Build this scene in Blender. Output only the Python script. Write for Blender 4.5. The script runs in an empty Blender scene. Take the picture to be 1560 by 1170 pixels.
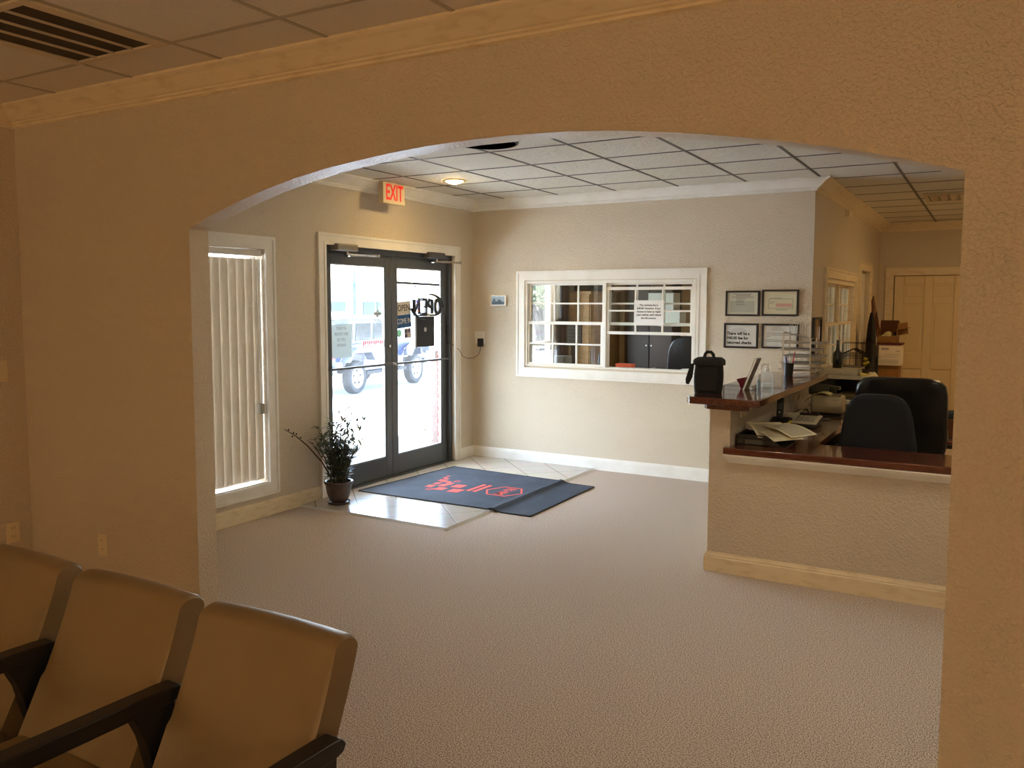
# light settings: sky strength, sun strength, unseen fill lamp strengths (waiting room, lobby and reception), exposure
SKY, SUN, WL, RL, EXPO = .58, 8.3, 4.0, 34.0, 2.93
import bpy, bmesh, math, random
from mathutils import Vector, Matrix
random.seed(7)
S = bpy.context.scene
COL = S.collection
PI = math.pi

# ---------------------------------------------------------------- materials
def lin(c):
    return tuple(((v/255)/12.92 if v/255 <= .04045 else ((v/255+.055)/1.055)**2.4) for v in c) + (1,)
MATS = {}
def mat(name, rgb, rough=.6, metal=0., bump=None, var=None, coat=0., spec=.5, emit=None, trans=0., stretch=None):
    """rgb in sRGB 0-255; bump=(scale,strength,dist); var=(scale, rgb2, lo, hi) noise-blended second colour"""
    m = bpy.data.materials.new(name); m.use_nodes = True
    n = m.node_tree.nodes; l = m.node_tree.links
    p = n['Principled BSDF']
    p.inputs['Base Color'].default_value = lin(rgb)
    p.inputs['Roughness'].default_value = rough
    p.inputs['Metallic'].default_value = metal
    p.inputs['Specular IOR Level'].default_value = spec
    p.inputs['Coat Weight'].default_value = coat
    p.inputs['Coat Roughness'].default_value = .05
    p.inputs['Transmission Weight'].default_value = trans
    if emit:
        p.inputs['Emission Color'].default_value = lin(emit[0]); p.inputs['Emission Strength'].default_value = emit[1]
    vec = None
    if bump or var:
        tc = n.new('ShaderNodeTexCoord'); vec = tc.outputs['Object']
        if stretch:
            mp = n.new('ShaderNodeMapping'); mp.inputs['Scale'].default_value = stretch
            l.new(vec, mp.inputs['Vector']); vec = mp.outputs['Vector']
    if var:
        nz = n.new('ShaderNodeTexNoise'); nz.inputs['Scale'].default_value = var[0]; nz.inputs['Detail'].default_value = 5
        l.new(vec, nz.inputs['Vector'])
        mr = n.new('ShaderNodeMapRange'); mr.inputs['From Min'].default_value = var[2]; mr.inputs['From Max'].default_value = var[3]
        l.new(nz.outputs['Fac'], mr.inputs['Value'])
        mx = n.new('ShaderNodeMix'); mx.data_type = 'RGBA'
        mx.inputs['A'].default_value = lin(rgb); mx.inputs['B'].default_value = lin(var[1])
        l.new(mr.outputs['Result'], mx.inputs['Factor']); l.new(mx.outputs['Result'], p.inputs['Base Color'])
    if bump:
        nb = n.new('ShaderNodeTexNoise'); nb.inputs['Scale'].default_value = bump[0]; nb.inputs['Detail'].default_value = 3
        nb.inputs['Distortion'].default_value = bump[3] if len(bump) > 3 else 0
        l.new(vec, nb.inputs['Vector'])
        b = n.new('ShaderNodeBump'); b.inputs['Strength'].default_value = bump[1]; b.inputs['Distance'].default_value = bump[2]
        l.new(nb.outputs['Fac'], b.inputs['Height']); l.new(b.outputs['Normal'], p.inputs['Normal'])
    MATS[name] = m
    return m

def glass_mat(name, tint=(235,242,240), veil=0.0, refl=1.0):
    m = bpy.data.materials.new(name); m.use_nodes = True
    n = m.node_tree.nodes; l = m.node_tree.links
    n.remove(n['Principled BSDF']); out = n['Material Output']
    tr = n.new('ShaderNodeBsdfTransparent'); tr.inputs['Color'].default_value = lin(tint)
    gl = n.new('ShaderNodeBsdfGlossy'); gl.inputs['Roughness'].default_value = .0
    lw = n.new('ShaderNodeLayerWeight'); lw.inputs['Blend'].default_value = .5
    pw_ = n.new('ShaderNodeMath'); pw_.operation = 'POWER'; pw_.inputs[1].default_value = 5
    l.new(lw.outputs['Facing'], pw_.inputs[0])
    mu = n.new('ShaderNodeMath'); mu.operation = 'MULTIPLY_ADD'; mu.inputs[1].default_value = .96*refl; mu.inputs[2].default_value = .04*refl
    l.new(pw_.outputs[0], mu.inputs[0])
    mx = n.new('ShaderNodeMixShader'); l.new(mu.outputs[0], mx.inputs['Fac'])
    l.new(tr.outputs[0], mx.inputs[1]); l.new(gl.outputs[0], mx.inputs[2])
    last = mx
    if veil:
        tl = n.new('ShaderNodeBsdfTranslucent'); tl.inputs['Color'].default_value = (.9,.92,.95,1)
        m2 = n.new('ShaderNodeMixShader'); m2.inputs['Fac'].default_value = veil
        l.new(mx.outputs[0], m2.inputs[1]); l.new(tl.outputs[0], m2.inputs[2]); last = m2
    l.new(last.outputs[0], out.inputs['Surface'])
    MATS[name] = m
    return m

WALL = mat('wall_paint', (212,199,178), .28, bump=(80,.9,.011,.6), spec=.5)
WALLD = mat('office_wall_paint', (196,160,112), .6, bump=(95,.2,.003))
TRIM = mat('white_trim_paint', (238,236,230), .4, var=(6,(230,227,218),.4,.7))
TRIMC = mat('cream_trim_paint', (232,216,184), .4, var=(9,(214,194,156),.5,.75), stretch=(1,1,4))
CEIL = mat('ceiling_tile', (226,222,210), .8, bump=(16,.8,.018,1.8), var=(300,(206,200,186),.45,.75))
CEILW = mat('waiting_ceiling_tile', (222,214,200), .85, bump=(220,.4,.004), var=(320,(196,186,170),.5,.75))
GRID = mat('ceiling_grid_metal', (98,95,88), .5)
GRIDW = mat('waiting_ceiling_grid_metal', (176,166,146), .5)
CARPET = mat('carpet_pile', (226,212,198), .95, bump=(260,.45,.004), var=(185,(136,120,108),.42,.60), spec=.1)
WOOD = mat('bar_wood', (92,44,30), .16, coat=.6, var=(7,(66,28,18),.4,.65), stretch=(12,1.2,12))
WOODX = mat('counter_wood', (104,52,34), .16, coat=.6, var=(7,(78,36,22),.4,.65), stretch=(1.2,12,12))
CHROME = mat('chrome', (200,200,200), .2, 1)
ALU = mat('dark_bronze_aluminium', (88,92,95), .38, .3)
ALUL = mat('door_closer_metal', (150,146,138), .4, .6)
BLACK = mat('black_plastic', (22,22,23), .45)
BLACKL = mat('black_leather', (18,18,19), .32, bump=(160,.25,.002))
NAVY = mat('navy_office_fabric', (30,32,38), .9, bump=(400,.4,.002))
BLACKF = mat('black_bag_cloth', (20,20,21), .8, bump=(300,.4,.002))
WHITE = mat('white_plastic', (232,230,224), .4)
PAPER = mat('paper', (238,238,236), .8)
def thin_sheet(name, rgb, f):
    m = mat(name, rgb, .8); n = m.node_tree.nodes; l = m.node_tree.links
    t = n.new('ShaderNodeBsdfTranslucent'); t.inputs['Color'].default_value = lin(rgb)
    x = n.new('ShaderNodeMixShader'); x.inputs['Fac'].default_value = f
    l.new(n['Principled BSDF'].outputs[0], x.inputs[1]); l.new(t.outputs[0], x.inputs[2]); l.new(x.outputs[0], n['Material Output'].inputs['Surface'])
    return m
PAPERB = thin_sheet('notice_paper', (220,232,236), .2)
INK = mat('ink', (30,30,34), .8)
INKG = mat('grey_ink', (120,120,120), .8)
GLASS = glass_mat('clear_glass',(251,253,252))
DOORGLASS = glass_mat('door_glass', (246,250,250), .012)  # slight white veil imitates lens glare over the outdoor view
ACRYL = glass_mat('acrylic', (248,250,250), .05)
LEATH = mat('tan_vinyl', (134,114,82), .38, bump=(220,.15,.001), var=(3,(122,103,74),.4,.7))
LEATHS = mat('tan_vinyl_side', (140,122,92), .45, bump=(220,.15,.001))
FRAME = mat('black_chair_frame', (26,26,28), .35)

# ---------------------------------------------------------------- mesh builder
class MB:
    def __init__(s): s.v = []; s.f = []
    def add(s, vs, fs):
        o = len(s.v); s.v += [tuple(v) for v in vs]; s.f += [tuple(i+o for i in f) for f in fs]; return s
    def box(s, x0, x1, y0, y1, z0, z1):
        vs = [(x,y,z) for z in (z0,z1) for y in (y0,y1) for x in (x0,x1)]
        return s.add(vs, [(0,2,3,1),(4,5,7,6),(0,1,5,4),(2,6,7,3),(0,4,6,2),(1,3,7,5)])
    def obox(s, c, ax, ay, az):
        """oriented box: centre and three half-extent vectors"""
        c, ax, ay, az = map(Vector, (c, ax, ay, az))
        vs = [c+i*ax+j*ay+k*az for k in (-1,1) for j in (-1,1) for i in (-1,1)]
        return s.add(vs, [(0,2,3,1),(4,5,7,6),(0,1,5,4),(2,6,7,3),(0,4,6,2),(1,3,7,5)])
    def prism(s, poly, axis, a, b):
        """poly: 2D points in the two axes other than `axis` (cyclic order x,y,z)"""
        def P(u, v, w):
            return {'x':(w,u,v), 'y':(u,w,v), 'z':(u,v,w)}[axis]
        n = len(poly)
        vs = [P(u,v,a) for u,v in poly] + [P(u,v,b) for u,v in poly]
        return s.add(vs, [tuple(range(n))[::-1], tuple(range(n,2*n))] + [(i,(i+1)%n,n+(i+1)%n,n+i) for i in range(n)])
    def quad(s, a, b, c, d): return s.add([a,b,c,d], [(0,1,2,3)])
    def cyl(s, p0, p1, r0, r1=None, n=16, caps=True):
        r1 = r0 if r1 is None else r1
        p0, p1 = Vector(p0), Vector(p1); d = (p1-p0).normalized()
        a = d.orthogonal().normalized(); b = d.cross(a)
        vs = [p0+(a*math.cos(t)+b*math.sin(t))*r0 for t in [2*PI*i/n for i in range(n)]] + \
             [p1+(a*math.cos(t)+b*math.sin(t))*r1 for t in [2*PI*i/n for i in range(n)]]
        fs = [(i,(i+1)%n,n+(i+1)%n,n+i) for i in range(n)]
        if caps: fs += [tuple(range(n))[::-1], tuple(range(n,2*n))]
        return s.add(vs, fs)
    def tube(s, pts, r, n=6, rr=None):
        pts = [Vector(p) for p in pts]; rings = []
        a = None
        for i, p in enumerate(pts):
            d = (pts[min(i+1,len(pts)-1)] - pts[max(i-1,0)]).normalized()
            a = d.orthogonal().normalized() if a is None else (a - d*a.dot(d)).normalized()
            b = d.cross(a); q = rr[i] if rr else r
            rings.append([p+(a*math.cos(2*PI*k/n)+b*math.sin(2*PI*k/n))*q for k in range(n)])
        vs = [v for g in rings for v in g]; fs = []
        for i in range(len(pts)-1):
            for k in range(n):
                fs.append((i*n+k, i*n+(k+1)%n, (i+1)*n+(k+1)%n, (i+1)*n+k))
        fs += [tuple(range(n))[::-1], tuple(range((len(pts)-1)*n, len(pts)*n))]
        return s.add(vs, fs)
    def lathe(s, prof, c=(0,0,0), n=28, cap=True):
        vs = [(c[0]+r*math.cos(2*PI*k/n), c[1]+r*math.sin(2*PI*k/n), c[2]+z) for r, z in prof for k in range(n)]
        fs = [(i*n+k, i*n+(k+1)%n, (i+1)*n+(k+1)%n, (i+1)*n+k) for i in range(len(prof)-1) for k in range(n)]
        if cap: fs += [tuple(range(n))[::-1], tuple(range((len(prof)-1)*n, len(prof)*n))]
        return s.add(vs, fs)
    def grid(s, fn, nu, nv, thick=None):
        """surface fn(u,v) -> point, u,v in 0..1; closed with a second skin when thick is a function"""
        P = [[Vector(fn(i/nu, j/nv)) for j in range(nv+1)] for i in range(nu+1)]
        w = nv+1
        vs = [p for r in P for p in r]
        fs = [(i*w+j, (i+1)*w+j, (i+1)*w+j+1, i*w+j+1) for i in range(nu) for j in range(nv)]
        if thick is not None:
            o = len(vs); vs += [p+Vector(thick) for p in vs]
            fs += [tuple(k+o for k in f)[::-1] for f in fs[:nu*nv]]
            rim = [(i,0) for i in range(nu)] + [(nu,j) for j in range(nv)] + [(i,nv) for i in range(nu,0,-1)] + [(0,j) for j in range(nv,0,-1)]
            ids = [i*w+j for i,j in rim]
            fs += [(ids[k], ids[k-1], ids[k-1]+o, ids[k]+o) for k in range(len(ids))]
        return s.add(vs, fs)
    def build(s, name, m, parent=None, bevel=0, seg=2, smooth=False, sub=0, weld=False):
        me = bpy.data.meshes.new(name); me.from_pydata(s.v, [], s.f); me.validate()
        bm = bmesh.new(); bm.from_mesh(me)
        if weld: bmesh.ops.remove_doubles(bm, verts=bm.verts, dist=1e-5)
        bmesh.ops.recalc_face_normals(bm, faces=bm.faces); bm.to_mesh(me); bm.free()
        o = bpy.data.objects.new(name, me); COL.objects.link(o)
        me.materials.append(m)
        if smooth or bevel or sub:
            me.shade_smooth()
            if not sub: me.set_sharp_from_angle(angle=math.radians(40))
        if bevel:
            b = o.modifiers.new('bevel', 'BEVEL'); b.width = bevel; b.segments = seg; b.limit_method = 'ANGLE'; b.angle_limit = math.radians(40)
            b.harden_normals = True
        if sub:
            u = o.modifiers.new('sub', 'SUBSURF'); u.levels = sub; u.render_levels = sub
        if parent is not None: adopt(o, parent)
        return o
def adopt(o, parent):
    o.parent = parent
    pm = parent.matrix_basis.copy(); q = parent.parent
    if q is not None: pm = q.matrix_basis @ q.matrix_parent_inverse.inverted_safe() @ pm if False else (q.matrix_basis @ parent.matrix_parent_inverse @ pm)
    o.matrix_parent_inverse = pm.inverted_safe()
def tag(o, label, cat, group=None):
    o['label'] = label; o['category'] = cat
    if group: o['group'] = group
    return o
def thing(name, label, cat, loc=(0,0,0), group=None):
    e = bpy.data.objects.new(name, None); COL.objects.link(e); e.location = loc; e.empty_display_size = .1
    return tag(e, label, cat, group)
def struct(o, label=None, cat=None):
    o['kind'] = 'structure'
    if label: o['label'] = label
    if cat: o['category'] = cat
    return o
def sroot(name, label, cat, loc=(0,0,0)):
    e = bpy.data.objects.new(name, None); COL.objects.link(e); e.location = loc
    return struct(e, label, cat)
def dup(root, delta, label=None, rotz=0):
    r = root.copy(); COL.objects.link(r); r.location = Vector(root.location)+Vector(delta); r.rotation_euler.z += rotz
    if label: r['label'] = label
    def rec(src, dst):
        for ch in list(src.children):
            c = ch.copy(); COL.objects.link(c); c.parent = dst; rec(ch, c)
    rec(root, r)
    return r
def B(x0,x1,y0,y1,z0,z1): return MB().box(x0,x1,y0,y1,z0,z1)

def text_mesh(name, s, size, m, parent, o, r, u, align='CENTER', extrude=.0004, bold=0., sx=1., spacing=1.0):
    """flat lettering: origin o, reading direction r, up u (unit vectors)"""
    cu = bpy.data.curves.new(name, 'FONT'); cu.body = s; cu.size = size; cu.align_x = align; cu.align_y = 'CENTER'
    cu.extrude = extrude; cu.offset = bold; cu.space_line = spacing; cu.resolution_u = 4
    ob = bpy.data.objects.new(name+'_src', cu); COL.objects.link(ob)
    me = bpy.data.meshes.new_from_object(ob); bpy.data.objects.remove(ob); bpy.data.curves.remove(cu)
    o, r, u = Vector(o), Vector(r), Vector(u); n = r.cross(u)
    for v in me.vertices: v.co = o + r*(v.co.x*sx) + u*v.co.y + n*v.co.z
    me.materials.clear(); me.materials.append(m); me.name = name
    t = bpy.data.objects.new(name, me); COL.objects.link(t)
    if parent is not None: adopt(t, parent)
    return t

def holes_wall(axis, a0, a1, u0, u1, z0, z1, holes):
    """wall slab; axis 'x' spans y as u, axis 'y' spans x as u; holes (u0,u1,z0,z1)"""
    us = sorted({u0,u1}|{h[0] for h in holes}|{h[1] for h in holes}); zs = sorted({z0,z1}|{h[2] for h in holes}|{h[3] for h in holes})
    m = MB()
    for i in range(len(us)-1):
        k = 0
        while k < len(zs)-1:
            def hole(k): 
                cu, cz = (us[i]+us[i+1])/2, (zs[k]+zs[k+1])/2
                return any(h[0]<cu<h[1] and h[2]<cz<h[3] for h in holes)
            if hole(k): k += 1; continue
            j = k
            while j+1 < len(zs)-1 and not hole(j+1): j += 1
            if axis == 'x': m.box(a0,a1,us[i],us[i+1],zs[k],zs[j+1])
            else: m.box(us[i],us[i+1],a0,a1,zs[k],zs[j+1])
            k = j+1
    return m
def sweep(prof, p0, p1, out, k0=0, k1=0):
    """moulding: profile [(projection, height)] swept p0->p1 (floor-plan 2D), `out` = 2D unit vector away from the wall; k = mitre per projection"""
    p0, p1, out = Vector(p0), Vector(p1), Vector(out); d = (p1-p0).normalized(); n = len(prof)
    vs = []
    for (p, sgn, k) in ((p0,-1,k0),(p1,1,k1)):
        for q, h in prof:
            w = p + out*q + d*(sgn*k*q); vs.append((w.x, w.y, h))
    return MB().add(vs, [tuple(range(n)), tuple(range(n,2*n))[::-1]] + [(i,(i+1)%n,n+(i+1)%n,n+i) for i in range(n)])
H = 2.698
CROWN = [(0,H),(.135,H),(.135,H-.012),(.125,H-.018),(.105,H-.026),(.07,H-.05),(.045,H-.068),(.032,H-.072),(.032,H-.08),(.018,H-.084),(.018,H-.095),(0,H-.1)]
BASE = [(0,0),(.016,0),(.016,.088),(.012,.092),(.012,.1),(.006,.112),(.004,.12),(0,.12)]
def casing(axis, a, out, u0,u1,z0,z1, w=.095, t=.022, bottom=True):
    """picture-frame casing round an opening u0..u1,z0..z1 (the OUTER size)"""
    m = MB()
    def bx(ua,ub,za,zb,t0,t1):
        lo, hi = sorted((a+out*t0, a+out*t1))
        if axis == 'x': m.box(lo,hi,ua,ub,za,zb)
        else: m.box(ua,ub,lo,hi,za,zb)
    def ring(i, j, t0, t1):
        zb = z0+i if bottom else z0
        bx(u0+i,u0+j,zb,z1-i,t0,t1); bx(u1-j,u1-i,zb,z1-i,t0,t1); bx(u0+j,u1-j,z1-j,z1-i,t0,t1)
        if bottom: bx(u0+j,u1-j,z0+i,z0+j,t0,t1)
    ring(0,w*.22,0,t); ring(w*.22,w*.75,0,t*.62); ring(w*.75,w,0,t*.85)
    return m
# ================================================================ ROOM SHELL
XR, YB, YF, AY0, AY1 = 6.4, -14.0, 4.65, -4.75, -4.637
struct(B(-.16,XR,YB,4.8,-.12,0).build('floor', CARPET), 'speckled beige grey loop pile carpet floor', 'floor')
def ceiling(name, m, mg, x0,x1,y0,y1, ox, oy, label):
    r = struct(B(x0,x1,y0,y1,H,H+.06).build(name, m), label, 'ceiling')
    g = MB(); s = .6096
    k = math.ceil((x0-ox)/s)
    while ox+k*s < x1: g.box(ox+k*s-.0105, ox+k*s+.0105, y0, y1, H-.0035, H+.004); k += 1
    k = math.ceil((y0-oy)/s)
    while oy+k*s < y1: g.box(x0, x1, oy+k*s-.0105, oy+k*s+.0105, H-.003, H+.004); k += 1
    g.build('ceiling_grid', mg, r)
    return r
ceiling('ceiling', CEIL, GRID, 0, XR, AY1-.05, YF+.1, .4556, .0464, 'lobby ceiling of white textured square tiles')
ceiling('ceiling.001', CEILW, GRIDW, 0, XR, YB, AY1-.06, .61, -5.14, 'waiting room ceiling of square tiles')
# --- walls
W1 = (-3.95,-2.915,.26,2.04); D1 = (-2.25,-.35,0,2.12); W4 = (.45,1.95,.62,2.06)
struct(holes_wall('x',-.16,0,YB,4.8,-.1,H+.3,[W1,D1,W4]).build('wall_left', WALL), 'beige textured wall with the glass entry doors', 'wall')
PW = (.635,2.43,1.005,1.868)
struct(holes_wall('y',0,.12,0,3.45,0,H+.05,[PW]).build('wall_far', WALL), 'beige textured wall with the pass-through window', 'wall')
RW = (.62,2.42,1.0,1.87); RD = (2.86,3.72,0,2.04)
struct(holes_wall('x',3.33,3.45,.12,YF,0,H+.05,[RW,RD]).build('wall_reception', WALL), 'beige side wall behind the reception desk', 'wall')
BD = (3.635,4.475,0,2.03)
struct(holes_wall('y',YF,YF+.12,0,XR,0,H+.05,[BD]).box(BD[0],BD[1],YF+.075,YF+.12,0,BD[3]).build('wall_back', WALL), 'beige wall with the six panel door', 'wall')
struct(B(XR,XR+.12,YB,4.8,0,H+.05).build('wall_right', WALL), 'beige wall on the right', 'wall')
struct(B(-.16,XR,YB-.12,YB,0,H+.05).build('wall_rear', WALL), 'beige wall of the waiting room', 'wall')
# arch wall: jamb pieces plus an arched header
arc = [(1.427,1.99),(1.563,2.038),(1.72,2.085),(1.937,2.141),(2.12,2.178),(2.3,2.207),(2.627,2.241),(2.82,2.253),(3.02,2.259),(3.24,2.258),(3.454,2.25),(3.67,2.231),(3.881,2.203),(4.121,2.163),(4.342,2.119),(4.509,2.077),(4.721,2.015)]
m = MB().box(0,1.427,AY0,AY1,0,H+.03).box(4.721,XR,AY0,AY1,0,H+.03)
for (x0,za),(x1,zb) in zip(arc,arc[1:]):
    m.prism([(x0,za),(x1,zb),(x1,H+.03),(x0,H+.03)], 'y', AY0, AY1)
struct(m.build('wall_arch', WALL), 'tan textured wall with the wide arched opening', 'wall')
# office partition behind the pass-through
struct(B(0,3.33,3.2,3.3,0,H+.05).build('wall_office', WALLD), 'tan back wall of the office behind the pass-through window', 'wall')
# --- crown mouldings (mitred runs)
tr = 0
def trim(mb, m, label, cat='molding', name=None):
    global tr; tr += 1
    return struct(mb.build(name or 'trim_%d' % tr, m), label, cat)
trim(sweep(CROWN,(0,AY0),(XR,AY0),(0,-1),-1,-1), TRIMC, 'crown molding over the arched wall')
trim(sweep(CROWN,(0,YB),(0,AY0),(1,0),-1,-1), TRIMC, 'crown molding on the waiting room side wall')
trim(sweep(CROWN,(0,AY1),(0,0),(1,0),-1,-1), TRIM, 'white crown molding above the entry doors')
trim(sweep(CROWN,(0,0),(3.45,0),(0,-1),-1,1), TRIM, 'white crown molding above the pass-through window')
trim(sweep(CROWN,(3.45,0),(3.45,YF),(1,0),1,-1), TRIMC, 'cream crown molding on the reception side wall')
trim(sweep(CROWN,(3.45,YF),(XR,YF),(0,-1),-1,-1), TRIMC, 'cream crown molding above the six panel door')
trim(sweep(CROWN,(0,AY1),(XR,AY1),(0,1),-1,-1), TRIM, 'crown molding on the lobby side of the arch')
# --- baseboards
def bb(name, p0, p1, out, m, label, k0=0, k1=0): struct(sweep(BASE,p0,p1,out,k0,k1).build(name, m), label, 'baseboard')
bb('baseboard_far',(0,0),(3.45,0),(0,-1),TRIM,'white baseboard under the pass-through window',-1,0)
bb('baseboard_left',(0,AY1),(0,-2.35),(1,0),TRIMC,'cream baseboard under the blinds window',-1,0)
bb('baseboard_left.001',(0,-.25),(0,0),(1,0),TRIM,'short white baseboard between doors and corner',0,-1)
bb('baseboard_arch',(0,AY0),(1.427,AY0),(0,-1),TRIMC,'cream baseboard behind the waiting chairs',-1,1)
bb('baseboard_arch.001',(4.721,AY0),(XR,AY0),(0,-1),TRIMC,'cream baseboard right of the arch',1,-1)
bb('baseboard_waiting',(0,YB),(0,AY0),(1,0),TRIMC,'cream baseboard on the waiting room side wall',-1,-1)
bb('baseboard_back',(3.45,YF),(3.55,YF),(0,-1),TRIMC,'cream baseboard beside the six panel door')
bb('baseboard_back.001',(4.56,YF),(XR,YF),(0,-1),TRIMC,'cream baseboard right of the six panel door')

# --- entry tile pad
TILE = bpy.data.materials.new('porcelain_tile'); TILE.use_nodes = True
n = TILE.node_tree.nodes; l = TILE.node_tree.links; p = n['Principled BSDF']
tc = n.new('ShaderNodeTexCoord'); mp = n.new('ShaderNodeMapping'); mp.inputs['Rotation'].default_value = (0,0,math.radians(-45)); mp.inputs['Location'].default_value = (.06,.11,0)
l.new(tc.outputs['Object'], mp.inputs['Vector'])
bk = n.new('ShaderNodeTexBrick'); bk.offset = 0; bk.squash = 1
for k, v in (('Scale',1.),('Mortar Size',.0035),('Mortar Smooth',.1),('Brick Width',.33),('Row Height',.33)): bk.inputs[k].default_value = v
bk.inputs['Color1'].default_value = lin((206,200,190)); bk.inputs['Color2'].default_value = lin((198,190,180)); bk.inputs['Mortar'].default_value = lin((132,124,114))
l.new(mp.outputs['Vector'], bk.inputs['Vector'])
nz = n.new('ShaderNodeTexNoise'); nz.inputs['Scale'].default_value = 7; nz.inputs['Detail'].default_value = 6; l.new(tc.outputs['Object'], nz.inputs['Vector'])
mx = n.new('ShaderNodeMix'); mx.data_type = 'RGBA'; mx.blend_type = 'MULTIPLY'; mx.inputs['Factor'].default_value = .25
l.new(bk.outputs['Color'], mx.inputs['A']); l.new(nz.outputs['Color'], mx.inputs['B']); l.new(mx.outputs['Result'], p.inputs['Base Color'])
p.inputs['Roughness'].default_value = .22
bp_ = n.new('ShaderNodeBump'); bp_.inputs['Strength'].default_value = .5; bp_.inputs['Distance'].default_value = .003; bp_.invert = True
l.new(bk.outputs['Fac'], bp_.inputs['Height']); l.new(bp_.outputs['Normal'], p.inputs['Normal'])
pad = struct(B(.0,1.43,-2.59,-.016,0,.013).build('floor_tile', TILE), 'pale diagonal tile pad inside the entry doors', 'floor')
EDGE = mat('tile_edge_strip', (206,204,200), .3, .3)
MB().prism([(0,0),(.022,0),(0,.0145)], 'y', -2.61, -.016).build('edge_strip', EDGE, pad).location = (1.43,0,0)
e = MB().prism([(-2.59,.0145),(-2.612,0),(-2.59,0)], 'x', .02, 1.452).build('edge_strip', EDGE, pad)

# ================================================================ ENTRY DOORS
trim(casing('x',0,1,-2.348,-.262,0,2.215,w=.095,bottom=False), TRIM, 'white casing round the glass entry doors', 'casing')
DX = -.085
m = MB().box(-.14,-.03,-2.25,-2.205,0,2.12).box(-.14,-.03,-.395,-.35,0,2.12).box(-.14,-.03,-2.205,-.395,2.075,2.12)
trim(m, ALU, 'dark metal frame of the entry doors', 'door frame')
trim(B(-.15,-.0,-2.25,-.35,-.02,.018), ALU, 'metal threshold of the entry doors', 'threshold')
def leaf(n_, y0, y1, label):
    r = sroot(n_, label, 'door', (DX,(y0+y1)/2,0))
    t = .022
    w = MB().box(DX-t,DX+t,y0,y0+.085,.0185,2.0748).box(DX-t,DX+t,y1-.085,y1,.0185,2.0748)
    w.box(DX-t,DX+t,y0+.085,y1-.085,.0185,.20).box(DX-t,DX+t,y0+.085,y1-.085,1.975,2.0748)
    w.build('leaf_frame', ALU, r, bevel=.003)
    # glazing bead
    b = MB(); g0,g1 = y0+.085,y1-.085
    for (a,c,e,f) in ((g0,g0+.012,.2,1.975),(g1-.012,g1,.2,1.975),(g0,g1,.2,.212),(g0,g1,1.963,1.975)): b.box(DX-.012,DX+.014,a,c,e,f)
    b.build('glazing_bead', mat('bead_metal_'+n_, (150,152,152), .35, .6), r)
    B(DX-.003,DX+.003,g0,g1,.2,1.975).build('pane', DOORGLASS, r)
    return r
dl = leaf('door_1', -2.203, -1.302, 'left glass entry door leaf in a dark metal frame')
dr = leaf('door_2', -1.298, -.397, 'right glass entry door leaf in a dark metal frame')
BAR = mat('push_bar_metal', (110,112,116), .3, .8)
for r, y0, y1 in ((dl,-2.19,-1.33),(dr,-1.27,-.41)):
    b = MB().tube([(DX+.022,y0,1.075),(DX+.055,y0+.01,1.075),(DX+.055,y1-.01,1.075),(DX+.022,y1,1.075)], .011, 8)
    b.build('push_bar', BAR, r, smooth=True)
MB().cyl((DX+.02,-1.345,1.24),(DX+.036,-1.345,1.24),.016,n=16).build('lock_cylinder', CHROME, dl, smooth=True)
MB().cyl((DX+.022,-1.33,1.075),(DX+.08,-1.31,1.075),.02,n=12).build('latch', CHROME, dl, smooth=True)
def closer(parent, yb, yh, yend, zr, mtl):
    c = B(-.03,.062,yb-.13,yb+.13,2.075,2.135).build('door_closer', mtl, parent, bevel=.012)
    MB().cyl((.03,yb+.02,2.0765),(.03,yb+.02,2.045),.014,n=12).tube([(.03,yb+.02,2.05),(.085,yh,2.052)], .008, 6).tube([(.085,yh,2.046),(.01,yend,2.046)], .008, 6).cyl((.085,yh,2.036),(.085,yh,2.064),.013,n=12).cyl((-.05,yend,2.046),(.012,yend,2.046),.013,n=10).build('closer_arm', CHROME, c, smooth=True)
closer(dl, -2.03, -1.66, -1.95, 2.05, ALUL)
closer(dr, -.72, -.36, -.72, 2.05, mat('grey_closer_metal',(96,94,92),.4,.5))
for r_, y_ in ((dl,-2.16),(dr,-.44)):
    m = MB()
    for z_ in (.3,.75,1.6,1.9): m.cyl((DX+.022,y_,z_),(DX+.026,y_,z_),.006,n=8)
    m.build('screw_heads', CHROME, r_)

# ================================================================ WINDOWS
def wtrim(axis,a,out,o,mt,label): return trim(casing(axis,a,out,*o), mt, label, 'casing')
# window_1: blinds window
wtrim('x',0,1,(-4.04,-2.82,.162,2.135),TRIM,'white casing round the window with vertical blinds')
w1 = sroot('window_1','street window behind vertical blinds','window',(-.12,-3.43,.26))
m = MB()
for (a,b,c,d) in ((-3.95,-3.90,.26,2.04),(-2.965,-2.915,.26,2.04),(-3.9,-2.965,.26,.31),(-3.9,-2.965,1.99,2.04),(-3.46,-3.41,.31,1.99)): m.box(-.15,-.10,a,b,c,d)
m.build('window_frame', mat('window_frame_paint',(206,202,204),.4), w1, bevel=.004)
B(-.128,-.122,-3.9,-2.965,.31,1.99).build('pane', GLASS, w1)
B(-.16,0,-3.95,-2.915,.245,.262).build('window_sill', TRIM, w1)
vb = thing('vertical_blinds','white vertical blinds hanging closed in the window left of the doors','blinds',(-.05,-3.43,2.04))
B(-.075,-.02,-3.94,-2.925,1.985,2.03).build('headrail', WHITE, vb, bevel=.004)
SLAT = mat('blind_vinyl',(226,218,204),.55)
n_=SLAT.node_tree.nodes; l_=SLAT.node_tree.links; tl_=n_.new('ShaderNodeBsdfTranslucent'); tl_.inputs['Color'].default_value=lin((226,216,200)); ms_=n_.new('ShaderNodeMixShader'); ms_.inputs['Fac'].default_value=.09
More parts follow.
